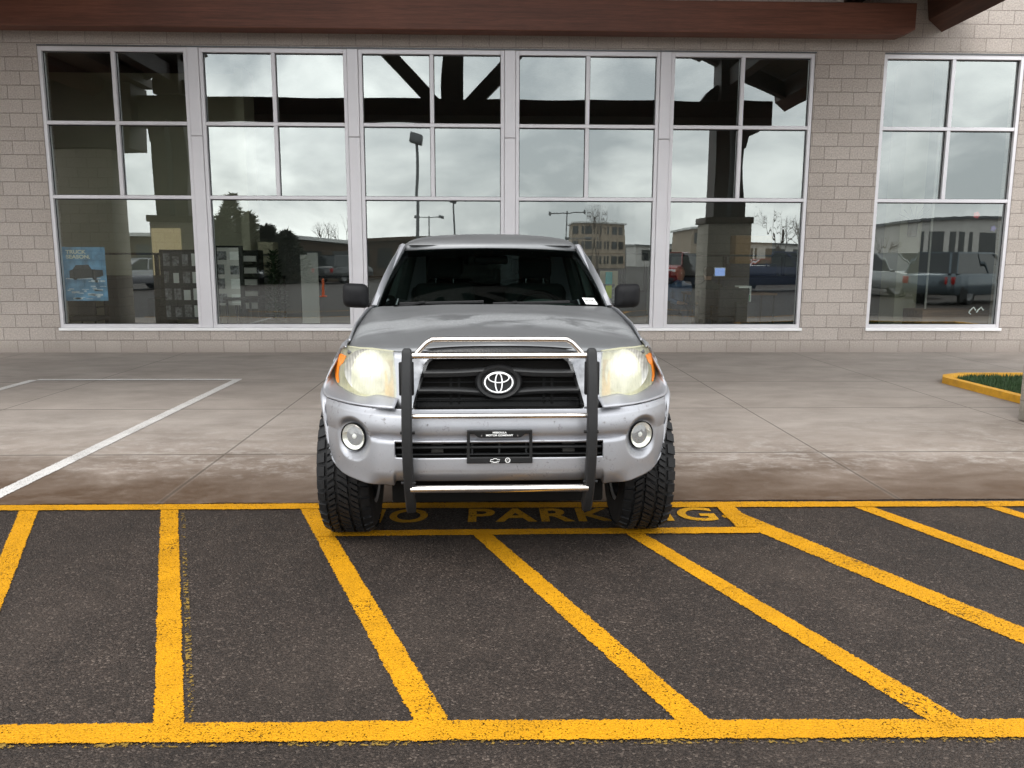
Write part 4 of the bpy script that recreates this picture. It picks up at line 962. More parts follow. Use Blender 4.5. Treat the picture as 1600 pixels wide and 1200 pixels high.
# ---- wheels -----------------------------------------------------------------
def make_wheel(s):
    w = empty('wheel'); w.parent = truck
    mb = MB(); prof = [(.690, .225), (.680, .27), (.682, .31), (.694, .345), (.712, .362), (.73, .368), (.92, .368), (.938, .362), (.956, .345), (.966, .31), (.966, .27), (.955, .225)]
    mb.lathe([(h-.825, r) for h, r in prof], (0, 0, 0), 'x', 72); ty = mb.build('tyre', M['tyre'], w, smooth=50)
    mb = MB(); NP = 34; rt_ = random.Random(5)
    def block(x0, x1, a0, a1, skew=0.0, r1=.386, r0=.360, drop=0.0):
        lo = []; hi = []
        for xx, aa in ((x0, a0), (x1, a0+skew), (x1, a1+skew), (x0, a1)):
            dr = drop if abs(xx) > .115 else 0
            lo.append((xx, r0*math.cos(aa), r0*math.sin(aa)))
        mid = [((x0+x1)/2)]
        for xx, aa in ((x0, a0), (x1, a0+skew), (x1, a1+skew), (x0, a1)):
            dr = drop if abs(xx) > .115 else 0
            xi = xx+(-.003 if xx > (x0+x1)/2 else .003); am_ = (a0+a1+skew)/2; ai = aa+(am_-aa)*.07; rr = r1-dr
            hi.append((xi, rr*math.cos(ai), rr*math.sin(ai)))
        L = [mb.vert(p) for p in lo]; H = [mb.vert(p) for p in hi]; mb.face(H)
        for k in range(4): mb.face((L[k], L[(k+1) % 4], H[(k+1) % 4], H[k]))
    da = 2*math.pi/NP
    for k in range(NP):
        a = k*da
        block(-.134, -.088, a+.02*da, a+.74*da, -.12*da, drop=.020); block(.088, .134, a+.45*da, a+1.17*da, .12*da, drop=.020)
        block(-.080, -.036, a+.30*da, a+.62*da, -.35*da); block(-.080, -.040, a+.76*da, a+1.12*da, -.35*da)
        block(-.028, .026, a+.02*da, a+.40*da, .55*da); block(-.026, .028, a+.54*da, a+.88*da, .45*da)
        block(.036, .080, a+.10*da, a+.46*da, .35*da); block(.040, .080, a+.60*da, a+.94*da, .35*da)
    mb.build('tread', M['tyre_block'], ty, smooth=0)
    mb = MB(); mb.lathe([(-.13*s, .226), (-.12*s, .205), (.0, .20), (.09*s, .205), (.13*s, .226), (.115*s, .19), (.07*s, .17), (.06*s, .06), (.08*s, .03), (.08*s, .001)], (0, 0, 0), 'x', 48); rm = mb.build('rim', M['rim'], w, smooth=40)
    mb = MB()
    for k in range(6):
        a = 2*math.pi*k/6; mb.rbox((min(.05*s, .10*s), -.035, .05), (max(.05*s, .10*s), .035, .20), .012, rot=Matrix.Rotation(a, 3, 'X'), piv=(0.075*s, 0, 0))
    mb.build('spoke', M['rim'], rm)
    mb = MB(); mb.lathe([(-.08*s, .15), (-.06*s, .15), (-.06*s, .001)], (0, 0, 0), 'x', 30); mb.build('brake_disc', M['grey_trim'], w, smooth=0)
    return w
for s in (-1, 1):
    w = make_wheel(s); w.location = (s*.800, AX, AZ+.003)
    c = copy_tree(w, truck); c.location = (s*.81, RW, AZ+.003)
# underbody
mb = MB()
mb.rbox((-.62, .22, .40), (.62, .26, .56), .02); mb.rbox((-.54, .24, .285), (.54, .275, .47), .01); mb.box((-.54, .276, .275), (.54, 1.15, .55)); mb.rbox((-.14, .5, .22), (.14, .9, .36), .06); mb.rbox((-.68, .63, .30), (.68, .73, .42), .03); mb.box((-.50, 1.0, .36), (.50, 5.1, .60)); mb.rbox((-.72, RW-.07, .30), (.72, RW+.07, .44), .04); mb.box((-.80, 1.16, .36), (.80, 3.45, .50)); mb.box((-.60, .55, .62), (.60, 1.5, .96))
mb.box((-.76, .50, .60), (.76, 1.48, .95)); mb.box((-.44, .19, .60), (.44, .22, 1.02))
tb(mb, 'chassis', M['dark'])
# ---- licence plate frame ----------------------------------------------------
mb = MB(); W, H, cz = .156, .080, .638
def rr(w, h, r, n=5):
    o = []
    for sx, sz, a0 in ((1, 1, 0), (-1, 1, 90), (-1, -1, 180), (1, -1, 270)):
        for i in range(n+1):
            a = R(a0+90*i/n); o.append((sx*(w-r)+r*math.cos(a), sz*(h-r)+r*math.sin(a)))
    return o
oo = rr(W, H, .012); ii = []
for x, z in rr(W-.014, H-.018, .004):
    ii.append((x, z-(.0 if z > 0 else 0)))
ii = [(x, (min(z, .062-.022*sstep(.118, .088, abs(x))) if z > 0 else max(z, -.052))) for x, z in ii]
# inner opening: dips under the writing at the top
top_in = [(x, .062-.018*sstep(.125, .095, abs(x))) for x in [.140-.28*k/40 for k in range(41)]]
inner = top_in+[(-.142, -.050), (.142, -.050)]
outer = [(W-.004, H-.002)]+[(W-2*W*k/40 if 0 < k < 40 else (W-.004)*(1 if k == 0 else -1), H) for k in range(1, 40)]+[(-W+.004, H-.002), (-W, -H), (W, -H)]
n = len(inner)
outer = [(x*W/.142 if abs(x) < .142 else x, H) for x, z in top_in]; outer = [(max(-W, min(W, x*1.1)), H) for x, z in top_in]+[(-W, -H), (W, -H)]
yp = -.035
rows = [[(x, yp+.014, cz+z) for x, z in inner], [(x, yp, cz+z) for x, z in inner], [(x, yp-.002, cz+z) for x, z in outer], [(x, yp+.014, cz+z) for x, z in outer]]
mb.grid(rows, closed_u=True); pf = tb(mb, 'licence_plate_frame', M['black'], smooth=30, bevel=.003)
lt = M['white']
text('missoula_lettering', 'MISSOULA', lt, .066, .0085, FACE(-.033, yp-.005, cz+.066), pf, bold=.03); text('company_lettering', 'MOTOR COMPANY', lt, .128, .0085, FACE(-.064, yp-.005, cz+.053), pf, bold=.03)
mb = MB()
for x in (-.085, .085): mb.lathe([(0, .0055), (-.003, .004), (-.003, .001)], (x, yp-.002, cz+.054), 'y', 10)
mb.build('screw', M['chrome'], pf)
mb = MB(); z0 = cz-.064                      # outlined bow-tie mark
bt = [(-.0225, -.005), (-.0195, .004), (-.0085, .004), (-.0075, .008), (.0095, .008), (.0085, .004), (.0225, .004), (.0195, -.005), (.0085, -.005), (.0075, -.009), (-.0095, -.009), (-.0085, -.005)]
mb.tube([(-.022+a, yp-.004, z0+b) for a, b in bt+bt[:1]], .0014, 6, caps=False); mb.box((-.040, yp-.005, z0-.0125), (-.004, yp-.002, z0-.0115)); mb.build('bow_tie_mark', lt, pf, smooth=0)
mb = MB(); c0 = (.038, z0)                   # round mark with stacked V and W
mb.tube([(c0[0]+.0115*math.cos(2*math.pi*k/28), yp-.004, c0[1]+.0115*math.sin(2*math.pi*k/28)) for k in range(29)], .0013, 6, caps=False)
for P in (((-.0045, .0105), (0, .0015), (.0045, .0105)), ((-.0098, .006), (-.0048, -.0098), (0, -.0010), (.0048, -.0098), (.0098, .006))): mb.tube([(c0[0]+a, yp-.004, c0[1]+b) for a, b in P], .0011, 6)
mb.build('round_mark', lt, pf, smooth=0)

# ---- brush guard --------------------------------------------------------------
bg = empty('brush_guard'); bg.parent = truck
for s in (-1, 1):
    path = catmull([(.425, .030, .318), (.426, -.005, .37), (.428, -.050, .47), (.430, -.080, .62), (.430, -.085, .78), (.429, -.068, .95), (.428, -.045, 1.05), (.427, -.03, 1.105)], 5)
    mb = MB(); rws = []
    for i, p in enumerate(path):
        tn = (path[min(i+1, len(path)-1)]-path[max(i-1, 0)]).normalized(); b = Vector((1, 0, 0)); f_ = tn.cross(b).normalized()
        if f_.y > 0: f_ = -f_
        k = 1.0 if i < len(path)-3 else (.96, .84, .55)[i-len(path)+3]
        sec = [(-.0225, -.030), (-.0235, .016), (-.017, .025), (.017, .025), (.0235, .016), (.0225, -.030)]
        q = Vector((s*p.x, p.y, p.z))
        rws.append([q+b*a_*k+f_*c_*k for a_, c_ in sec])
    mb.grid(rws, closed_u=True); mb.face(list(range(6))); mb.face(list(range(len(mb.v)-6, len(mb.v)))); u_ = mb.build('upright', M['rubber'], bg, smooth=35, bevel=.004)
    mb = MB(); mb.rbox((s*.434-.034, -.035, .885), (s*.434+.034, .0, 1.04), .004); mb.build('mounting_plate', M['black'], u_)
    mb = MB(); mb.rbox((s*.43-.008, -.04, .40), (s*.43+.008, .30, .50), .004); mb.build('mounting_arm', M['black'], u_)
    for z in (.715, .475): mb = MB(); mb.tube([(s*.429-.034, -.065, z), (s*.429+.034, -.065, z)], .007, 8); mb.build('bolt', M['black'], u_)
mb = MB(); mb.tube([(-.425, -.035, 1.072), (.425, -.035, 1.072)], .0145, 14); mb.build('cross_tube', M['steel'], bg)
mb = MB(); mb.tube(catmull([(-.388, -.032, 1.078), (-.362, -.030, 1.106), (-.338, -.028, 1.130), (-.315, -.028, 1.142), (-.285, -.028, 1.146), (0, -.028, 1.147), (.285, -.028, 1.146), (.315, -.028, 1.142), (.338, -.028, 1.130), (.362, -.030, 1.106), (.388, -.032, 1.078)], 6), .0125, 12); mb.build('hoop_tube', M['steel'], bg)
mb = MB(); mb.tube([(-.43, -.045, .789), (.43, -.045, .789)], .0125, 12); mb.build('cross_tube', M['steel'], bg)
mb = MB(); mb.tube([(-.42, -.055, .441), (.42, -.055, .441)], .018, 14); mb.build('cross_tube', M['steel'], bg)

# ================================================================== THE FAR SIDE OF THE CAR PARK (seen mirrored in the windows)
M['needles'] = plain('conifer needles', (0.030, 0.036, 0.018), 0.8, var=0.5, scale=6); M['bark'] = plain('bark', (0.10, 0.08, 0.065), 0.9, var=0.3, scale=20); M['twig'] = plain('bare twigs', (0.13, 0.105, 0.085), 0.9, var=0.3, scale=9)
M['brown_wall'] = plain('brown wall', (0.085, 0.055, 0.036), 0.85, var=0.15, scale=0.8); M['tan_wall'] = plain('tan wall', (0.36, 0.29, 0.22), 0.85, var=0.1, scale=0.5); M['pale_wall'] = plain('pale wall', (0.55, 0.53, 0.5), 0.85, var=0.08, scale=0.5); M['brick_red'] = plain('red brown wall', (0.28, 0.17, 0.12), 0.85, var=0.12, scale=0.7)
M['fascia'] = plain('pale fascia', (0.66, 0.66, 0.64), 0.6, var=0.05); M['dark_glass'] = plain('dark window', (0.02, 0.024, 0.026), 0.06); M['pole'] = plain('galvanised pole', (0.16, 0.165, 0.17), 0.5, 0.3); M['cone'] = plain('orange cone', (0.75, 0.12, 0.02), 0.5)
def conifer(px, D, pyt, label, rad):
    Y = 2*YG-D; p = refl(px, 403, Y); zt = refl(px, pyt, Y).z; rg = random.Random(px)
    t = empty('conifer_tree', (p.x, Y, 0), label=label, cat='tree', group='evergreens beyond the car park')
    mb = MB(); mb.tube([(0, 0, 0), (0.03, 0, zt*.5), (0, 0, zt*.96)], 1, 8, rfn=lambda u: .16*(1-u)+.02); mb.build('trunk', M['bark'], t)
    mb = MB()
    for _ in range(420):
        u = rg.random()**.8; z = zt*(.08+.92*u); r = rad*(1-u)**.75*rg.uniform(.35, 1.12)+.05; a = rg.uniform(0, 6.283)
        c = Vector((r*math.cos(a), r*math.sin(a), z-.25*r))
        for _ in range(9):
            d = Vector((math.cos(a)+rg.uniform(-.8, .8), math.sin(a)+rg.uniform(-.8, .8), rg.uniform(-.3, .7))).normalized(); L = rg.uniform(.16, .42); w = d.cross(Vector((rg.uniform(-1, 1), rg.uniform(-1, 1), 1))).normalized()*.07
            b = c+Vector((rg.uniform(-.2, .2), rg.uniform(-.2, .2), rg.uniform(-.2, .2)))
            mb.face([mb.vert(b-w), mb.vert(b+w), mb.vert(b+d*L)])
    mb.build('crown', M['needles'], t, smooth=0, recalc=False)
conifer(366, 50, 313, 'tallest dark evergreen standing beyond the car park, mirrored in the window', 1.5)
conifer(352, 48, 338, 'dark evergreen just beside the tallest one, mirrored in the window', 1.6)
conifer(392, 51, 336, 'middle sized evergreen between the tall ones and the low bushy one', 1.3)
conifer(420, 52, 356, 'low bushy evergreen at the end of the row above the brown roof', 1.6)
conifer(450, 53, 365, 'smallest evergreen peeping over the brown roof', 1.7)
def bare_tree(px, D, pyt, label, seed):
    Y = 2*YG-D; p = refl(px, 403, Y); zt = refl(px, pyt, Y).z; rg = random.Random(seed)
    t = empty('bare_tree', (p.x, Y, 0), label=label, cat='tree', group='leafless trees beyond the car park')
    tr, cr = MB(), MB()
    def grow(a, d, L, r, lv):
        b = a+d*L*.5+Vector((rg.uniform(-.06, .06), rg.uniform(-.06, .06), 0))*L; c = a+d*L
        (tr if lv == 0 else cr).tube([a, b, c], 1, 5 if lv < 2 else 3, caps=False, rfn=lambda u: r*(1-.45*u))
        if lv >= 5: return
        for k in range(3 if lv < 3 else 2):
            q = Quaternion(Vector((rg.uniform(-1, 1), rg.uniform(-1, 1), rg.uniform(-.2, .2))).normalized(), rg.uniform(.25, .62)); e = q @ d; e.z += .12
            grow(c if k else b.lerp(c, rg.uniform(.4, 1)), e.normalized(), L*rg.uniform(.62, .82), r*.55, lv+1)
    grow(Vector((0, 0, 0)), Vector((0, 0, 1)), zt*.30, zt*.022, 0)
    tr.build('trunk', M['twig'], t, recalc=False); cr.build('crown', M['twig'], t, recalc=False)
bare_tree(505, 95, 338, 'small leafless tree rising behind the long brown building', 1); bare_tree(538, 90, 330, 'taller leafless tree rising behind the long brown building', 2)
bare_tree(925, 70, 318, 'wide leafless tree in front of the tan apartment block', 3); bare_tree(1215, 50, 318, 'leafless tree above the dark red sedan, mirrored near the window edge', 4); bare_tree(1385, 60, 360, 'little leafless tree behind the pale grey sport utility vehicle', 5); bare_tree(1250, 62, 330, 'leafless tree at the edge of the fifth window, behind the blue pickup', 6)

def building(name, label, px0, px1, pyt, D, mat, rows=2, cols=6, roof='fascia', depth=9, pyt2=None):
    Y = 2*YG-D; a, b = refl(px0, pyt, Y), refl(px1, pyt2 or pyt, Y); z0, z1 = a.z, b.z
    t = empty(name, ((a.x+b.x)/2, Y, 0), label=label, cat='building'); w = (b.x-a.x)/2
    mb = MB(); mb.prism([(-w, 0), (w, 0), (w, z1), (-w, z0)], lambda p: Vector((p[0], 0, p[1])), lambda p: Vector((p[0], -depth, p[1]))); mb.build('wall', M[mat], t, smooth=0)
    mb = MB(); mb.prism([(-w-.3, z0+.01), (w+.3, z1+.01), (w+.3, z1+.24), (-w-.3, z0+.24)], lambda p: Vector((p[0], .35, p[1])), lambda p: Vector((p[0], -depth-.3, p[1]))); mb.build('roof', M[roof], t, smooth=0)
    zz = min(z0, z1)
    for r_ in range(rows):
        for c in range(cols):
            x = -w+(c+.5)*2*w/cols; h = zz/rows; ww = 2*w/cols*.32
            mb = MB(); mb.box((x-ww, .01, r_*h+h*.30), (x+ww, .05, r_*h+h*.82)); wn_ = mb.build('window', M['dark_glass'], t, smooth=0)
    return t
building('brown_building', 'long low dark brown building with a pale sloping roof edge across the car park', 318, 556, 362, 56, 'brown_wall', 1, 5, pyt2=381)
building('brown_building', 'flat dark brown building right of the sloping roofed one, across the car park', 558, 690, 379, 58, 'brown_wall', 1, 4, roof='brown_wall')
building('apartment_block', 'three storey tan apartment block behind the leafless tree', 897, 972, 356, 130, 'tan_wall', 3, 5)
building('white_house', 'small white gabled house beside the apartment block', 800, 880, 386, 120, 'pale_wall', 1, 4)
building('tan_shop', 'tan two storey shop with a flat roof across the car park', 1085, 1150, 362, 95, 'tan_wall', 2, 3)
building('grey_warehouse', 'long pale grey warehouse behind the row of parked cars', 985, 1345, 385, 150, 'pale_wall', 1, 9, roof='gutter')
building('brick_shop', 'red brown shop at the far right of the car park', 1360, 1440, 372, 90, 'brick_red', 1, 3)
building('grey_workshop', 'grey white workshop with an angled roof behind the slate blue vehicle', 1440, 1640, 352, 70, 'pale_wall', 1, 5, roof='gutter', pyt2=340)
building('brown_shed', 'brown shed behind the wing wall at the left of the car park', 60, 300, 372, 60, 'brown_wall', 1, 5)
# far line of low buildings and trees
mb = MB(); rg = random.Random(2)
for k in range(46):
    x = -160+k*7.2+rg.uniform(-2, 2); h = rg.uniform(2.2, 4.3); mb.box((x, -150, 0), (x+rg.uniform(5, 9), -150-rg.uniform(4, 8), h))
tag(mb.build('town_skyline', plain('hazy town', (0.22, 0.23, 0.23), 0.9, var=0.3, scale=0.08), smooth=0), 'hazy line of low buildings and trees far beyond the car park', 'skyline', kind='stuff')

def lamp_post(px, D, pyt, label, heads=1, arm=0.6):
    Y = 2*YG-D; p = refl(px, 403, Y); zt = refl(px, pyt, Y).z
    t = empty('lamp_post', (p.x, Y, 0), label=label, cat='lamp post', group='lamp posts in the car park')
    mb = MB(); mb.tube([(0, 0, 0), (0, 0, zt)], 1, 10, rfn=lambda u: .10-.03*u); mb.build('pole', M['pole'], t)
    mb = MB(); mb.tube([(0, 0, 0), (0, 0, .6)], .26, 14); mb.build('base', M['concrete'], t)
    for s in ((1,) if heads == 1 else (-1, 1)):
        mb = MB(); off = 0 if heads == 1 else s*arm
        if heads == 2: mb.tube([(0, 0, zt-.2), (off, 0, zt-.1)], .05, 8)
        mb.rbox((off-.32, -.25, zt-.28), (off+.32, .25, zt+.25) if heads == 1 else (off+.32, .25, zt+.05), .05, rot=Matrix.Rotation(R(12), 3, 'Y')); mb.build('lamp_head', M['pole'], t)
lamp_post(655, 46, 222, 'nearest and tallest grey lamp post, single square head, mirrored above the truck roof')
lamp_post(709, 78, 322, 'dark single headed lamp post behind the nearest one'); lamp_post(672, 105, 346, 'far lamp post with two heads, left of the dark single headed one', 2, 1.5)
lamp_post(885, 80, 338, 'twin headed lamp post beside the wide leafless tree', 2, 1.6); lamp_post(902, 110, 375, 'farthest twin headed lamp post in front of the apartment block', 2, 1.5)

def car(name, label, px, D, rz, colour, kind='suv', x=None, lit=False):
    Y = 2*YG-D; X = refl(px, 420, Y).x if x is None else x
    t = empty(name, (X, Y, 0), R(rz), label, {'suv': 'car', 'sedan': 'car', 'pickup': 'pickup truck'}[kind], 'vehicles in the car park')
    bm_ = plain(name+' paint '+str(px), colour, 0.25, 0.3, var=0.05, coat=0.25, coatr=0.08)
    L, W_, H_ = {'suv': (4.6, .92, 1.72), 'sedan': (4.6, .90, 1.45), 'pickup': (5.4, .96, 1.80)}[kind]
    belt = {'suv': 1.02, 'sedan': .92, 'pickup': 1.12}[kind]
    st = [(-L/2, .80, .45, belt-.28), (-L/2+.08, .94, .34, belt-.16), (-L/2+.5, 1, .30, belt-.07), (-L/2+1.25, 1, .30, belt), (0, 1, .30, belt+.01), (L/2-.9, 1, .30, belt+.02), (L/2-.12, .95, .34, belt-.0), (L/2, .86, .45, belt-.12)]
    def loop(y, w, z0, z1):
        w *= W_; return [(-w+.06, y, z0), (w-.06, y, z0), (w, y, z0+.12), (w*1.0, y, (z0+z1)/2), (w-.03, y, z1-.10), (w-.12, y, z1), (0, y, z1+.025), (-w+.12, y, z1), (-w+.03, y, z1-.10), (-w, y, (z0+z1)/2), (-w, y, z0+.12)]
    mb = MB(); mb.grid([loop(*q) for q in st], closed_u=True); n = 11; mb.face(list(range(n))); mb.face(list(range(n*7, n*8))); mb.build('body', bm_, t, smooth=45)
    c0, c1, r0, r1 = {'suv': (-1.15, 2.15, -.35, 1.85), 'sedan': (-1.0, 1.75, -.15, .95), 'pickup': (-1.25, .75, -.5, .55)}[kind]
    b0 = [(-W_+.10, c0, belt), (W_-.10, c0, belt), (W_-.10, c1, belt), (-W_+.10, c1, belt)]; q0 = [(-W_+.27, r0, H_-.05), (W_-.27, r0, H_-.05), (W_-.27, r1, H_-.05), (-W_+.27, r1, H_-.05)]
    mb = MB(); mb.grid([b0, q0], closed_u=True); gh = mb.build('greenhouse', M['dark_glass'], t, smooth=0)
    mb = MB(); mb.grid([[(x, y, z) for x, y, z in q0], [(x*.97, y, z+.05) for x, y, z in q0]], closed_u=True); mb.poly([(x*.97, y, z+.05) for x, y, z in q0])
    for p, q in zip(b0, q0): mb.tube([p, q], .045, 6)
    for sx in (0, 1):
        f = .42; a = Vector(b0[1] if sx else b0[0]).lerp(Vector(b0[2] if sx else b0[3]), f); b = Vector(q0[1] if sx else q0[0]).lerp(Vector(q0[2] if sx else q0[3]), f); mb.tube([a, b], .04, 6)
    mb.build('roof', bm_, t, smooth=30)
    if kind == 'pickup':
        mb = MB(); mb.box((-.78, .85, belt+.02), (.78, L/2-.15, belt+.03)); mb.build('bed_cover', M['black'], t, smooth=0)
    for sx in (-1, 1):
        for y in (-L/2+.92, L/2-.95):
            w = empty('wheel', (sx*(W_-.12), y, .36)); w.parent = t
            mb = MB(); mb.lathe([(-.11, .22), (-.11, .34), (-.08, .36), (.08, .36), (.11, .34), (.11, .22)], (0, 0, 0), 'x', 24); mb.build('tyre', M['tyre'], w)
            mb = MB(); mb.lathe([(sx*.10, .225), (sx*.085, .12), (sx*.10, .05), (sx*.10, .001)], (0, 0, 0), 'x', 18); mb.build('rim', M['rim'], w)
        mb = MB(); mb.rbox((sx*.62-.16, -L/2-.0, belt-.34), (sx*.62+.16, -L/2+.16, belt-.20), .03); mb.build('headlight', M['white'], t)
        mb = MB(); mb.rbox((sx*.70-.10, L/2-.12, belt-.34), (sx*.70+.10, L/2+.015, belt-.10), .02); mb.build('tail_light', M['tail_lit'] if lit else M['red_lens'], t)
    mb = MB(); mb.rbox((-.45, -L/2-.02, belt-.36), (.45, -L/2+.1, belt-.22), .02); mb.rbox((-.7, -L/2-.03, .36), (.7, -L/2+.1, .50), .03); mb.build('front_grille', M['black'], t)
    return t
car('parked_pickup', 'red pickup parked nose out at the left of the fifth window', 1054, 44, 205, (0.22, 0.012, 0.014), 'pickup')
car('parked_suv', 'black sport utility vehicle parked between the red pickup and the dark person', 1096, 43, 160, (0.02, 0.02, 0.024))
car('parked_pickup', 'dark blue pickup parked at the right of the fifth window', 1226, 38, 115, (0.02, 0.028, 0.06), 'pickup')
car('parked_sedan', 'dark red sedan parked behind the dark blue pickup', 1208, 48, 95, (0.20, 0.02, 0.025), 'sedan')
car('parked_suv', 'pale grey sport utility vehicle parked beyond the sixth window', 1376, 33, 150, (0.30, 0.31, 0.31))
car('parked_suv', 'slate blue sport utility vehicle nearest to the sixth window', 1508, 28, 60, (0.08, 0.105, 0.125))
car('parked_suv', 'charcoal sport utility vehicle parked behind the slate blue one', 1462, 36, 100, (0.05, 0.055, 0.06))
car('parked_sedan', 'mid grey sedan mirrored in the leftmost window', 212, 40, 215, (0.26, 0.26, 0.28), 'sedan')
car('moving_sedan', 'grey sedan with red brake lights lit, driving across the car park', 398, 52, 170, (0.10, 0.105, 0.11), 'sedan', lit=True)
car('parked_suv', 'dark grey sport utility vehicle parked near the orange cone', 540, 52, 30, (0.05, 0.052, 0.055), 'suv')
car('parked_sedan', 'white sedan parked behind the blue shirted person', 1160, 55, 90, (0.55, 0.55, 0.55), 'sedan')
p = refl(505, 480, 2*YG-33); mb = MB(); mb.tube([(0, 0, .03), (0, 0, .72)], 1, 14, rfn=lambda u: .055-.015*u); mb.rbox((-.14, -.14, 0), (.14, .14, .035), .01)
tag(mb.build('traffic_cone', M['cone'], loc=(p.x, p.y, 0.0)), 'slim orange traffic cone post standing alone on the car park asphalt', 'traffic cone')

# ================================================================== THINGS INSIDE THE SHOP
M['charcoal'] = plain('charcoal fabric', (0.04, 0.042, 0.05), 0.9); M['blue_grey'] = plain('slate fabric', (0.05, 0.055, 0.075), 0.9); M['card'] = plain('cardboard', (0.36, 0.21, 0.09), 0.85); M['board_tan'] = plain('tan board', (0.40, 0.36, 0.25), 0.8)
M['poster_blue'] = plain('poster blue', (0.14, 0.32, 0.52), 0.4, var=0.55, scale=5); M['poster_snow'] = plain('poster snow', (0.65, 0.70, 0.78), 0.4, var=0.3, scale=12); M['poster_ink'] = plain('poster ink', (0.02, 0.03, 0.045), 0.4); M['cream_ink'] = plain('cream ink', (0.80, 0.77, 0.62), 0.5, var=0.03)
M['teal'] = plain('teal card', (0.05, 0.38, 0.38), 0.6); M['lime'] = plain('lime card', (0.50, 0.60, 0.05), 0.6); M['green'] = plain('green print', (0.05, 0.30, 0.12), 0.6); M['photo'] = plain('photo prints', (0.20, 0.20, 0.21), 0.5, var=0.9, scale=22)
M['redink'] = plain('red print', (0.55, 0.06, 0.07), 0.5); M['purple'] = plain('purple print', (0.20, 0.16, 0.42), 0.5); M['skin'] = plain('skin', (0.42, 0.25, 0.18), 0.6, var=0.06); M['hair_dark'] = plain('dark hair', (0.03, 0.022, 0.018), 0.7); M['hair_fair'] = plain('fair hair', (0.30, 0.22, 0.14), 0.7)
M['jacket'] = plain('dark jacket', (0.045, 0.055, 0.055), 0.9); M['shirt'] = plain('blue shirt', (0.12, 0.18, 0.30), 0.9); M['jeans'] = plain('jeans', (0.04, 0.055, 0.10), 0.9); M['wood'] = mat_wood('desk wood', (0.16, 0.08, 0.04), (0.28, 0.15, 0.08)); M['leaf'] = plain('leaf', (0.025, 0.055, 0.02), 0.6, var=0.4)
M['screen'] = emit('monitor screen', (0.20, 0.30, 0.60), 0.55); M['lit_room'] = emit('lit room beyond the door', (0.95, 0.78, 0.45), 0.13)
def rect(px0, py0, px1, py1, Y):              # x0, z0, x1, z1 on the plane Y of a photo rectangle
    a, b = at(px0, py1, Y), at(px1, py0, Y); return a.x, a.z, b.x, b.z
# poster taped to the glass
x0, z0, x1, z1 = rect(103, 386, 163, 470, 13.05); w, h = x1-x0, z1-z0
t = empty('window_poster', (x0, 13.05, z0), label='blue poster reading TRUCK SEASON taped inside the leftmost window', cat='poster')
mb = MB(); mb.box((0, 0, 0), (w, .004, h)); mb.build('sheet', M['poster_blue'], t, smooth=0)
mb = MB()
for k in range(26):
    a, b, c, d = random.uniform(0, w*.9), random.uniform(.02, h*.36), random.uniform(.03, .13), random.uniform(.008, .035); mb.box((a, -.003, b), (min(w, a+c), -.001, b+d))
mb.box((.03, -.003, h*.405), (w*.86, -.001, h*.425)); mb.build('snow_print', M['poster_snow'], t, smooth=0)
mb = MB(); q = [(.14, .42), (.14, .56), (.22, .585), (.30, .665), (.60, .675), (.66, .59), (.92, .575), (.93, .47), (.80, .44), (.30, .41)]
mb.prism([(a*w, b*h) for a, b in q], lambda p: Vector((p[0], -.004, p[1])), lambda p: Vector((p[0], -.001, p[1])))
for c in (.27, .72): mb.lathe([(-.006, .035), (-.006, .001)], (c*w, 0, .43*h), 'y', 16)
mb.build('truck_print', M['poster_ink'], t, smooth=0)
text('poster_lettering', 'TRUCK', M['cream_ink'], w*.47, h*.070, FACE(.06, -.004, h*.875), t, bold=.03); text('poster_lettering', 'SEASON.', M['cream_ink'], w*.56, h*.070, FACE(.06, -.004, h*.785), t, bold=.03)
def chair(name, px, Y, h, wdt, mat, label, rz=0):
    p = at(px, 480, Y); t = empty(name, (p.x, Y, 0.012), R(rz), label, 'chair')
    mb = MB(); mb.rbox((-wdt, .18, .52), (wdt, .26, h), .035, seg=3); mb.build('backrest', mat, t)
    mb = MB(); mb.rbox((-wdt, -.28, .42), (wdt, .24, .50), .03, seg=3); mb.build('seat', mat, t)
    for sx in (-1, 1):
        for y in (-.24, .20): mb = MB(); mb.tube([(sx*(wdt-.04), y, .43), (sx*(wdt-.02), y*1.1, 0)], .016, 8); mb.build('leg', M['black'], t)
        mb = MB(); mb.tube([(sx*(wdt-.02), -.22, .44), (sx*(wdt+.01), -.2, .66), (sx*(wdt+.01), .2, .66)], .018, 8); mb.build('armrest', M['black'], t)
    return t
chair('side_chair', 136, 14.0, .80, .26, M['charcoal'], 'black side chair below the blue poster', 180)
chair('office_chair', 1140, 14.0, 1.02, .27, M['charcoal'], 'black high backed chair beside the person in the dark jacket', 180)
def divider(label, px0, px1, pyt, pym, Y, posts=(), mat='charcoal'):
    x0, zm, x1, zt = rect(px0, pyt, px1, pym, Y); t = empty('cubicle_divider', ((x0+x1)/2, Y, .012), label=label, cat='divider', group='cubicle dividers'); w = (x1-x0)/2
    mb = MB(); mb.box((-w, -.03, .02), (w, .03, zm-.03)); mb.build('fabric_panel', M[mat], t, smooth=0)
    mb = MB(); mb.box((-w, -.035, zm-.03), (w, .035, zm+.01)); mb.box((-w, -.035, zt-.04), (w, .035, zt))
    for p in [px0, px1]+list(posts):
        x = at(p, 440, Y).x-(x0+x1)/2; x = max(-w+.03, min(w-.03, x)); mb.box((x-.03, -.034, zm+.01), (x+.03, .034, zt-.04))
    mb.build('frame', M['black'], t, smooth=0)
divider('charcoal cubicle divider behind the blue poster', 160, 256, 396, 432, 15.0, (247,))
divider('slate cubicle divider behind the seated people', 1043, 1256, 399, 432, 16.2, (1131, 1222), 'blue_grey')
divider('charcoal cubicle divider behind the tan display board', 895, 1012, 396, 455, 16.0, (975,))
divider('charcoal cubicle divider behind the truck', 470, 700, 432, 440, 16.5)
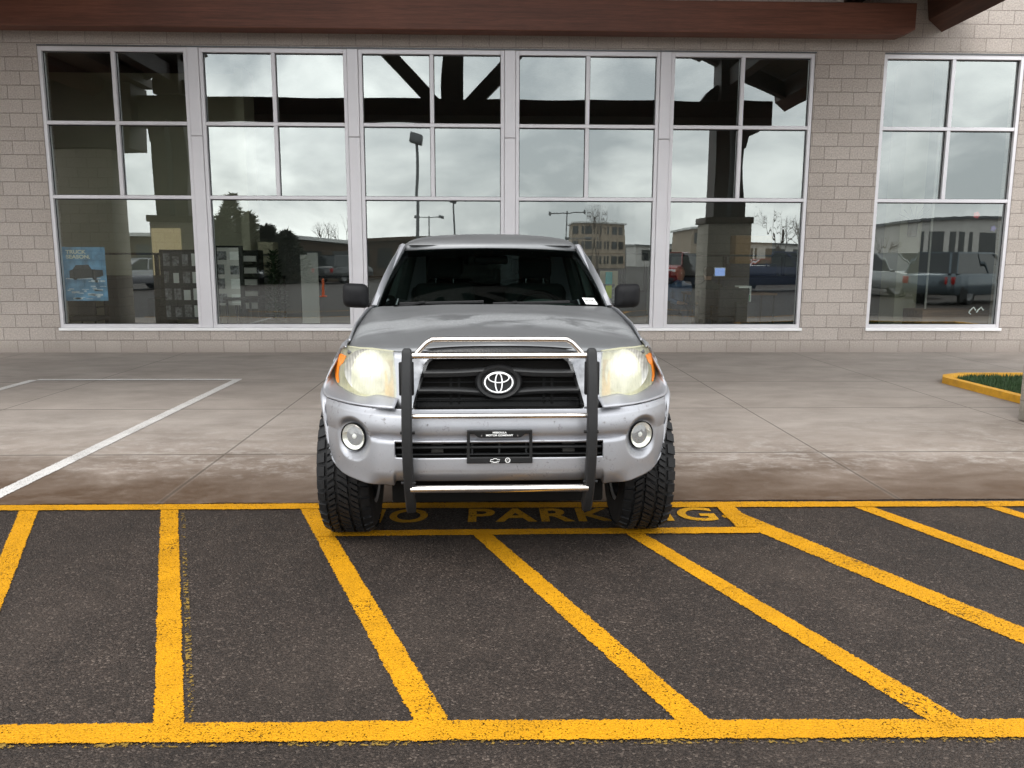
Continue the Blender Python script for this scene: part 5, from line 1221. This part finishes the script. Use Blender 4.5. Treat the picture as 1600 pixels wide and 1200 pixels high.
def standboard(name, label, px0, py0, px1, py1, Y, mat, ncol, nrow, cat='display board', print_='photo'):
    x0, z0, x1, z1 = rect(px0, py0, px1, py1, Y); t = empty(name, ((x0+x1)/2, Y, .012), label=label, cat=cat); w = (x1-x0)/2
    mb = MB(); mb.box((-w, -.02, max(.06, z0)), (w, .02, z1)); mb.build('board', M[mat], t, smooth=0)
    mb = MB()
    for sx in (-1, 1): mb.box((sx*w-.03, -.03, 0), (sx*w+.03, .03, z1+.03))
    mb.box((-w+.03, -.03, z1), (w-.03, .03, z1+.03)); mb.build('frame', M['black'], t, smooth=0)
    rg = random.Random(px0)
    for c in range(ncol):
        for r_ in range(nrow):
            a = -w+(c+.15)*2*w/ncol; b = max(.3, z0)+(r_+.15)*(z1-max(.3, z0))/nrow; mb = MB()
            mb.box((a, -.026, b), (a+2*w/ncol*rg.uniform(.5, .75), -.021, b+(z1-max(.3, z0))/nrow*rg.uniform(.55, .75))); mb.build('print', M[print_ if rg.random() < .6 else 'paper'], t, smooth=0)
standboard('notice_board', 'black notice board covered in small photographs, right of the mirrored grey sedan', 259, 394, 312, 500, 14.1, 'charcoal', 4, 4, 'notice board')
standboard('price_board', 'pale grey board of printed sheets at the left edge of the second window', 341, 388, 376, 478, 13.6, 'pale_wall', 2, 4)
standboard('display_board', 'tan display board with teal and lime cards, right of the truck', 933, 424, 968, 500, 14.6, 'board_tan', 1, 1)
x0, z0, x1, z1 = rect(946, 425, 957, 444, 14.5); mb = MB(); mb.box((x0, 14.5, z0), (x1, 14.51, z1)); tag(mb.build('teal_card', M['teal'], smooth=0), 'teal card pinned on the tan display board', 'card')
x0, z0, x1, z1 = rect(946, 446, 956, 466, 14.5); mb = MB(); mb.box((x0, 14.5, z0), (x1, 14.51, z1)); tag(mb.build('lime_card', M['lime'], smooth=0), 'lime green card pinned under the teal one', 'card')
x0, z0, x1, z1 = rect(236, 466, 262, 503, 14.5); mb = MB(); mb.rbox((x0, 14.4, .012), (x1, 14.9, z1), .015); tag(mb.build('black_cabinet', M['black']), 'low black cabinet beside the notice board', 'cabinet')
x0, z0, x1, z1 = rect(241, 357, 282, 425, 15.8); mb = MB(); mb.box((x0, 15.78, .9), (x1, 15.795, z1)); tag(mb.build('lit_doorway', M['lit_room'], smooth=0), 'warm lit doorway high in the olive office wall', 'doorway')
# shelf of trays, boxes, plant, table behind the second window
x0, z0, x1, z1 = rect(374, 392, 404, 480, 14.6); t = empty('tray_rack', ((x0+x1)/2, 14.6, .012), label='black rack of grey paper trays beside the tan boxes', cat='rack'); w = (x1-x0)/2
mb = MB(); mb.box((-w, .25, 0), (w, .28, z1)); mb.box((-w, -.05, 0), (-w+.03, .249, z1)); mb.box((w-.03, -.05, 0), (w, .249, z1)); mb.build('carcass', M['black'], t, smooth=0)
for k in range(5): mb = MB(); mb.box((-w+.04, -.05, z1-.20-k*.21), (w-.04, .24, z1-.10-k*.21)); mb.build('tray', M['pale_wall'], t, smooth=0)
for k, (a, b, c, d) in enumerate(((403, 378, 426, 397), (403, 400, 425, 414), (403, 416, 424, 430))):
    x0, z0, x1, z1 = rect(a, b, c, d, 15.2); mb = MB(); mb.rbox((x0, 15.2, z0), (x1, 15.6, z1), .01)
    tag(mb.build('carton', M['board_tan']), ('topmost', 'middle', 'lowest')[k]+' tan carton of three on the shelf beside the tray rack', 'box', 'tan cartons')
x0, z0, x1, z1 = rect(403, 431, 428, 434, 15.2); mb = MB(); mb.box((x0-.1, 15.15, z0), (x1+.1, 15.7, z0+.03))
for a in (x0-.08, x1+.08): mb.box((a-.02, 15.2, .012), (a+.02, 15.24, z0)); mb.box((a-.02, 15.6, .012), (a+.02, 15.64, z0))
tag(mb.build('stock_shelf', M['black'], smooth=0), 'black shelf that carries the three tan cartons', 'shelf')
p = at(430, 470, 14.4); t = empty('potted_plant', (p.x, 14.4, .012), label='dark leafy pot plant in front of the tan cartons', cat='plant')
mb = MB(); mb.tube([(0, 0, 0), (0, 0, .42)], 1, 16, rfn=lambda u: .15+.05*u); mb.build('pot', M['black'], t)
mb = MB(); rg = random.Random(4); zt = at(430, 395, 14.4).z
for _ in range(700):
    u = rg.random(); z = .45+(zt-.45)*u; r = .22*(1-u)**.6*rg.uniform(.2, 1.1); a = rg.uniform(0, 6.28); c = Vector((r*math.cos(a), r*math.sin(a), z)); d = Vector((math.cos(a), math.sin(a), rg.uniform(-.3, .8)))*.10; w_ = Vector((-math.sin(a), math.cos(a), 0))*.025
    mb.face([mb.vert(c), mb.vert(c+d*.5+w_), mb.vert(c+d), mb.vert(c+d*.5-w_)])
mb.tube([(0, 0, .4), (0, 0, zt*.95)], .018, 6); mb.build('foliage', M['leaf'], t, smooth=0, recalc=False)
def table(name, label, px0, px1, py, Y, depth, mat='black'):
    x0, x1 = at(px0, py, Y).x, at(px1, py, Y).x; zt = at(px0, py, Y).z; t = empty(name, ((x0+x1)/2, Y, .012), label=label, cat='table'); w = (x1-x0)/2; zt -= .012
    mb = MB(); mb.rbox((-w, 0, zt-.04), (w, depth, zt), .008); mb.build('table_top', M[mat], t)
    for sx in (-1, 1):
        for y in (.05, depth-.05): mb = MB(); mb.tube([(sx*(w-.05), y, zt-.04), (sx*(w-.05), y, 0)], .02, 8); mb.build('leg', M['black'], t)
table('side_table', 'small dark table below the pale grey board', 348, 394, 465, 13.5, .6); table('office_desk', 'brown desk between the two seated people', 1080, 1215, 458, 15.0, .8, 'wood')
for k, (a, b) in enumerate(((472, 480), (483, 496))):
    x0, z0, x1, z1 = rect(a, 398-k*3, b, 482, 14.8); mb = MB(); mb.box((x0, 14.8, .03), (x1, 14.83, z1)); mb.rbox((x0-.05, 14.7, .012), (x1+.05, 14.93, .028), .004); tag(mb.build('roller_banner', M['pale_wall'], smooth=0), ('narrow', 'wide')[k]+' pale roller banner of the pair near the second window mullion', 'banner', 'roller banners')
# fifth window: people, monitor, cartons
x0, z0, x1, z1 = rect(1148, 368, 1208, 412, 17.2); mb = MB(); mb.rbox((x0, 17.2, z0), (x1, 17.6, z1), .015); tag(mb.build('large_carton', M['card']), 'large brown carton on top of the filing cabinets', 'box')
mb = MB(); mb.rbox((x0-.1, 17.15, .012), (x1+.1, 17.75, z0-.002), .01); tag(mb.build('filing_cabinet', M['blue_grey']), 'slate filing cabinets under the large brown carton', 'cabinet')
x0, z0, x1, z1 = rect(1117, 418, 1135, 432, 15.3); t = empty('monitor', ((x0+x1)/2, 15.35, z0), label='small computer monitor showing a blue picture on the desk', cat='monitor'); w = (x1-x0)/2
mb = MB(); mb.rbox((-w, 0, 0), (w, .03, z1-z0), .005); mb.build('bezel', M['paper'], t); mb = MB(); mb.box((-w+.012, -.004, .012), (w-.012, -.001, z1-z0-.012)); mb.build('screen', M['screen'], t, smooth=0)
zd = at(1080, 458, 15.0).z; mb = MB(); mb.box((-.02, .03, zd-z0), (.02, .05, .05)); mb.rbox((-.1, -.02, zd-z0), (.1, .12, zd-z0+.012), .004); mb.build('stand', M['black'], t, smooth=0)
x0, z0, x1, z1 = rect(1155, 447, 1176, 472, 13.7); t = empty('paper_carton', ((x0+x1)/2, 13.75, z0), label='white carton with a green printed panel near the glass', cat='box'); w = (x1-x0)/2
mb = MB(); mb.rbox((-w, 0, 0), (w, .25, z1-z0), .006); mb.build('box_body', M['paper'], t); mb = MB(); mb.box((-.02, -.003, .02), (w-.02, -.001, (z1-z0)*.45)); mb.build('green_panel', M['green'], t, smooth=0)
mb = MB(); mb.rbox((x0-.06, 13.65, .012), (x1+.06, 14.05, z0-.002), .01); tag(mb.build('low_cupboard', M['charcoal']), 'low charcoal cupboard under the white and green carton', 'cupboard')

def person(label, px, pyh, Y, facing, top, hair, seat_z=.47):
    """seated figure: one skinned body surface, hair and clothes as children"""
    p = at(px, pyh, Y); hz = p.z; root = empty('person', (p.x, Y, .012), R(facing), label, 'person')
    def skin(name, J, E, mat, sub=2):
        me = bpy.data.meshes.new(name); me.from_pydata([j[:3] for j in J], E, []); o = bpy.data.objects.new(name, me); COL.objects.link(o); o.parent = root
        md = o.modifiers.new('skin', 'SKIN'); md.use_smooth_shade = True
        for v, j in zip(me.skin_vertices[0].data, J): v.radius = (j[3], j[4] if len(j) > 4 else j[3])
        me.skin_vertices[0].data[0].use_root = True
        s_ = o.modifiers.new('sub', 'SUBSURF'); s_.levels = s_.render_levels = sub; me.materials.append(mat); return o
    s0 = hz-.75                                  # pelvis height below the head centre
    J = [(0, 0, s0+.10, .11, .08), (0, 0, s0+.32, .11, .075), (0, -.01, s0+.48, .10, .07), (0, -.02, s0+.60, .050), (0, -.03, s0+.67, .075, .085), (0, -.035, s0+.75, .092, .112), (0, -.03, s0+.85, .075, .09)]
    E = [(0, 1), (1, 2), (2, 3), (3, 4), (4, 5), (5, 6)]
    for sx in (-1, 1):
        k = len(J); J += [(sx*.20, 0, s0+.48, .042), (sx*.26, -.05, s0+.24, .04), (sx*.17, -.28, s0+.18, .036), (sx*.13, -.36, s0+.18, .034, .018), (sx*.12, -.43, s0+.175, .024, .012), (sx*.10, 0, s0+.06, .075), (sx*.13, -.42, s0+.06, .058), (sx*.13, -.45, .10, .040), (sx*.13, -.56, .05, .04, .03)]
        E += [(2, k), (k, k+1), (k+1, k+2), (k+2, k+3), (k+3, k+4), (0, k+5), (k+5, k+6), (k+6, k+7), (k+7, k+8)]
        for f in range(4): J.append((sx*(.10+.014*f), -.47-.008*(f in (1, 2)), s0+.165, .008)); E.append((k+4, len(J)-1))
        J.append((sx*.085, -.39, s0+.18, .009)); E.append((k+3, len(J)-1))
    skin('body', J, E, M['skin'])
    T = [(0, 0, s0+.08, .165, .125), (0, 0, s0+.32, .165, .115), (0, -.01, s0+.50, .185, .115), (0, -.01, s0+.56, .13, .10), (0, -.015, s0+.64, .075)]; EE = [(0, 1), (1, 2), (2, 3), (3, 4)]
    for sx in (-1, 1): k = len(T); T += [(sx*.215, 0, s0+.50, .075), (sx*.265, -.05, s0+.24, .062), (sx*.18, -.26, s0+.18, .05)]; EE += [(2, k), (k, k+1), (k+1, k+2)]
    skin('jacket', T, EE, top)
    T = [(0, 0, s0+.08, .16, .12)]; EE = []
    for sx in (-1, 1): k = len(T); T += [(sx*.10, -.02, s0+.06, .11), (sx*.13, -.42, s0+.06, .085), (sx*.13, -.45, .12, .06)]; EE += [(0, k), (k, k+1), (k+1, k+2)]
    skin('trousers', T, EE, M['jeans'])
    skin('hair', [(0, .03, s0+.68, .085, .06), (0, .015, s0+.78, .108, .105), (0, -.01, s0+.88, .095, .105)], [(0, 1), (1, 2)], hair)
    mb = MB()
    for sx in (-1, 1): mb.lathe([(-.012, .001), (-.006, .009), (.0, .011)], (sx*.033, -.112, s0+.755), 'y', 10)
    mb.build('eyes', M['paper'], root)
    return root
person('person in a dark jacket seated with their back to the window', 1107, 428, 14.7, 180, M['jacket'], M['hair_dark'])
person('fair haired person in a blue shirt facing the window behind the desk', 1062, 428, 16.0, 20, M['shirt'], M['hair_fair'])
t = chair('desk_chair', 1107, 14.75, .95, .25, M['charcoal'], 'black desk chair under the person in the dark jacket', 180); chair('desk_chair', 1062, 16.0, .9, .24, M['blue_grey'], 'slate desk chair under the fair haired person', 0)
# sixth window: column, trims, decals
x0, z0, x1, z1 = rect(1396, 300, 1445, 490, 15.6); mb = MB(); mb.box((x0, 15.6, .012), (x1, 16.2, 5.19)); tag(mb.build('olive_column', M['olive_wall'], smooth=0), 'broad olive painted column inside the sixth window', 'column')
x0, z0, x1, z1 = rect(1444, 300, 1462, 480, 14.6); mb = MB(); mb.tube([((x0+x1)/2, 14.6, .012), ((x0+x1)/2, 14.6, 5.19)], (x1-x0)/2, 24); tag(mb.build('round_column', M['pale_wall']), 'slim pale round column in front of the olive one', 'column')
x0, z0, x1, z1 = rect(1436, 484, 1545, 496, 14.3); mb = MB(); mb.rbox((x0, 14.2, .012), (x1, 14.9, z1), .02); tag(mb.build('display_plinth', M['wood']), 'low brown wooden plinth behind the sixth window', 'plinth')
p = at(1428, 352, 15.5); mb = MB(); rg = random.Random(8)
for s in (-1, 1):
    for k in range(5):
        a = .3+k*.32; mb.tube([(0, 0, 0), (s*.15*math.cos(a), -.06, .12*math.sin(a)+.05), (s*.42*math.cos(a), -.1, .36*math.sin(a))], 1, 6, rfn=lambda u: .022-.016*u)
mb.rbox((-.09, -.05, -.22), (.09, .05, .05), .04, seg=3); tag(mb.build('antler_mount', M['twig'], loc=(p.x, 15.54, p.z)), 'mounted antlers high on the olive column', 'antlers')
x0, z0, x1, z1 = rect(1513, 480, 1538, 491, 13.0); mb = MB(); W2, H2 = (x1-x0), (z1-z0)
for k in (0, 1): mb.tube([(x0+W2*(.02+.5*k), 13.0, z0+H2*.25), (x0+W2*(.12+.5*k), 13.0, z0+H2*.62), (x0+W2*(.30+.5*k), 13.0, z1), (x0+W2*(.46+.5*k), 13.0, z0+H2*.55)], .011, 6, flat=(1, .3))
mb.tube([(x0+W2*.02, 13.0, z0+H2*.25), (x0+W2*.16, 13.0, z0)], .009, 6); tag(mb.build('window_decal', M['white']), 'white double peaked line decal low on the sixth window', 'decal')
def sticker(px, py, mat, label, k):
    c = at(px, py, 13.0); mb = MB(); r_ = .06
    P = [(r_*(1 if i % 2 == 0 else k)*math.cos(i*math.pi/5), r_*(1 if i % 2 == 0 else k)*math.sin(i*math.pi/5)) for i in range(10)]
    mb.prism(P, lambda p: Vector((p[0], -.002, p[1])), lambda p: Vector((p[0], .001, p[1]))); tag(mb.build('window_sticker', M[mat], smooth=0, loc=c), label, 'sticker')
sticker(1526, 336, 'redink', 'dull red sticker near the top of the lower sixth pane', .75); sticker(1552, 357, 'purple', 'purple sticker at the right edge of the lower sixth pane', .5)
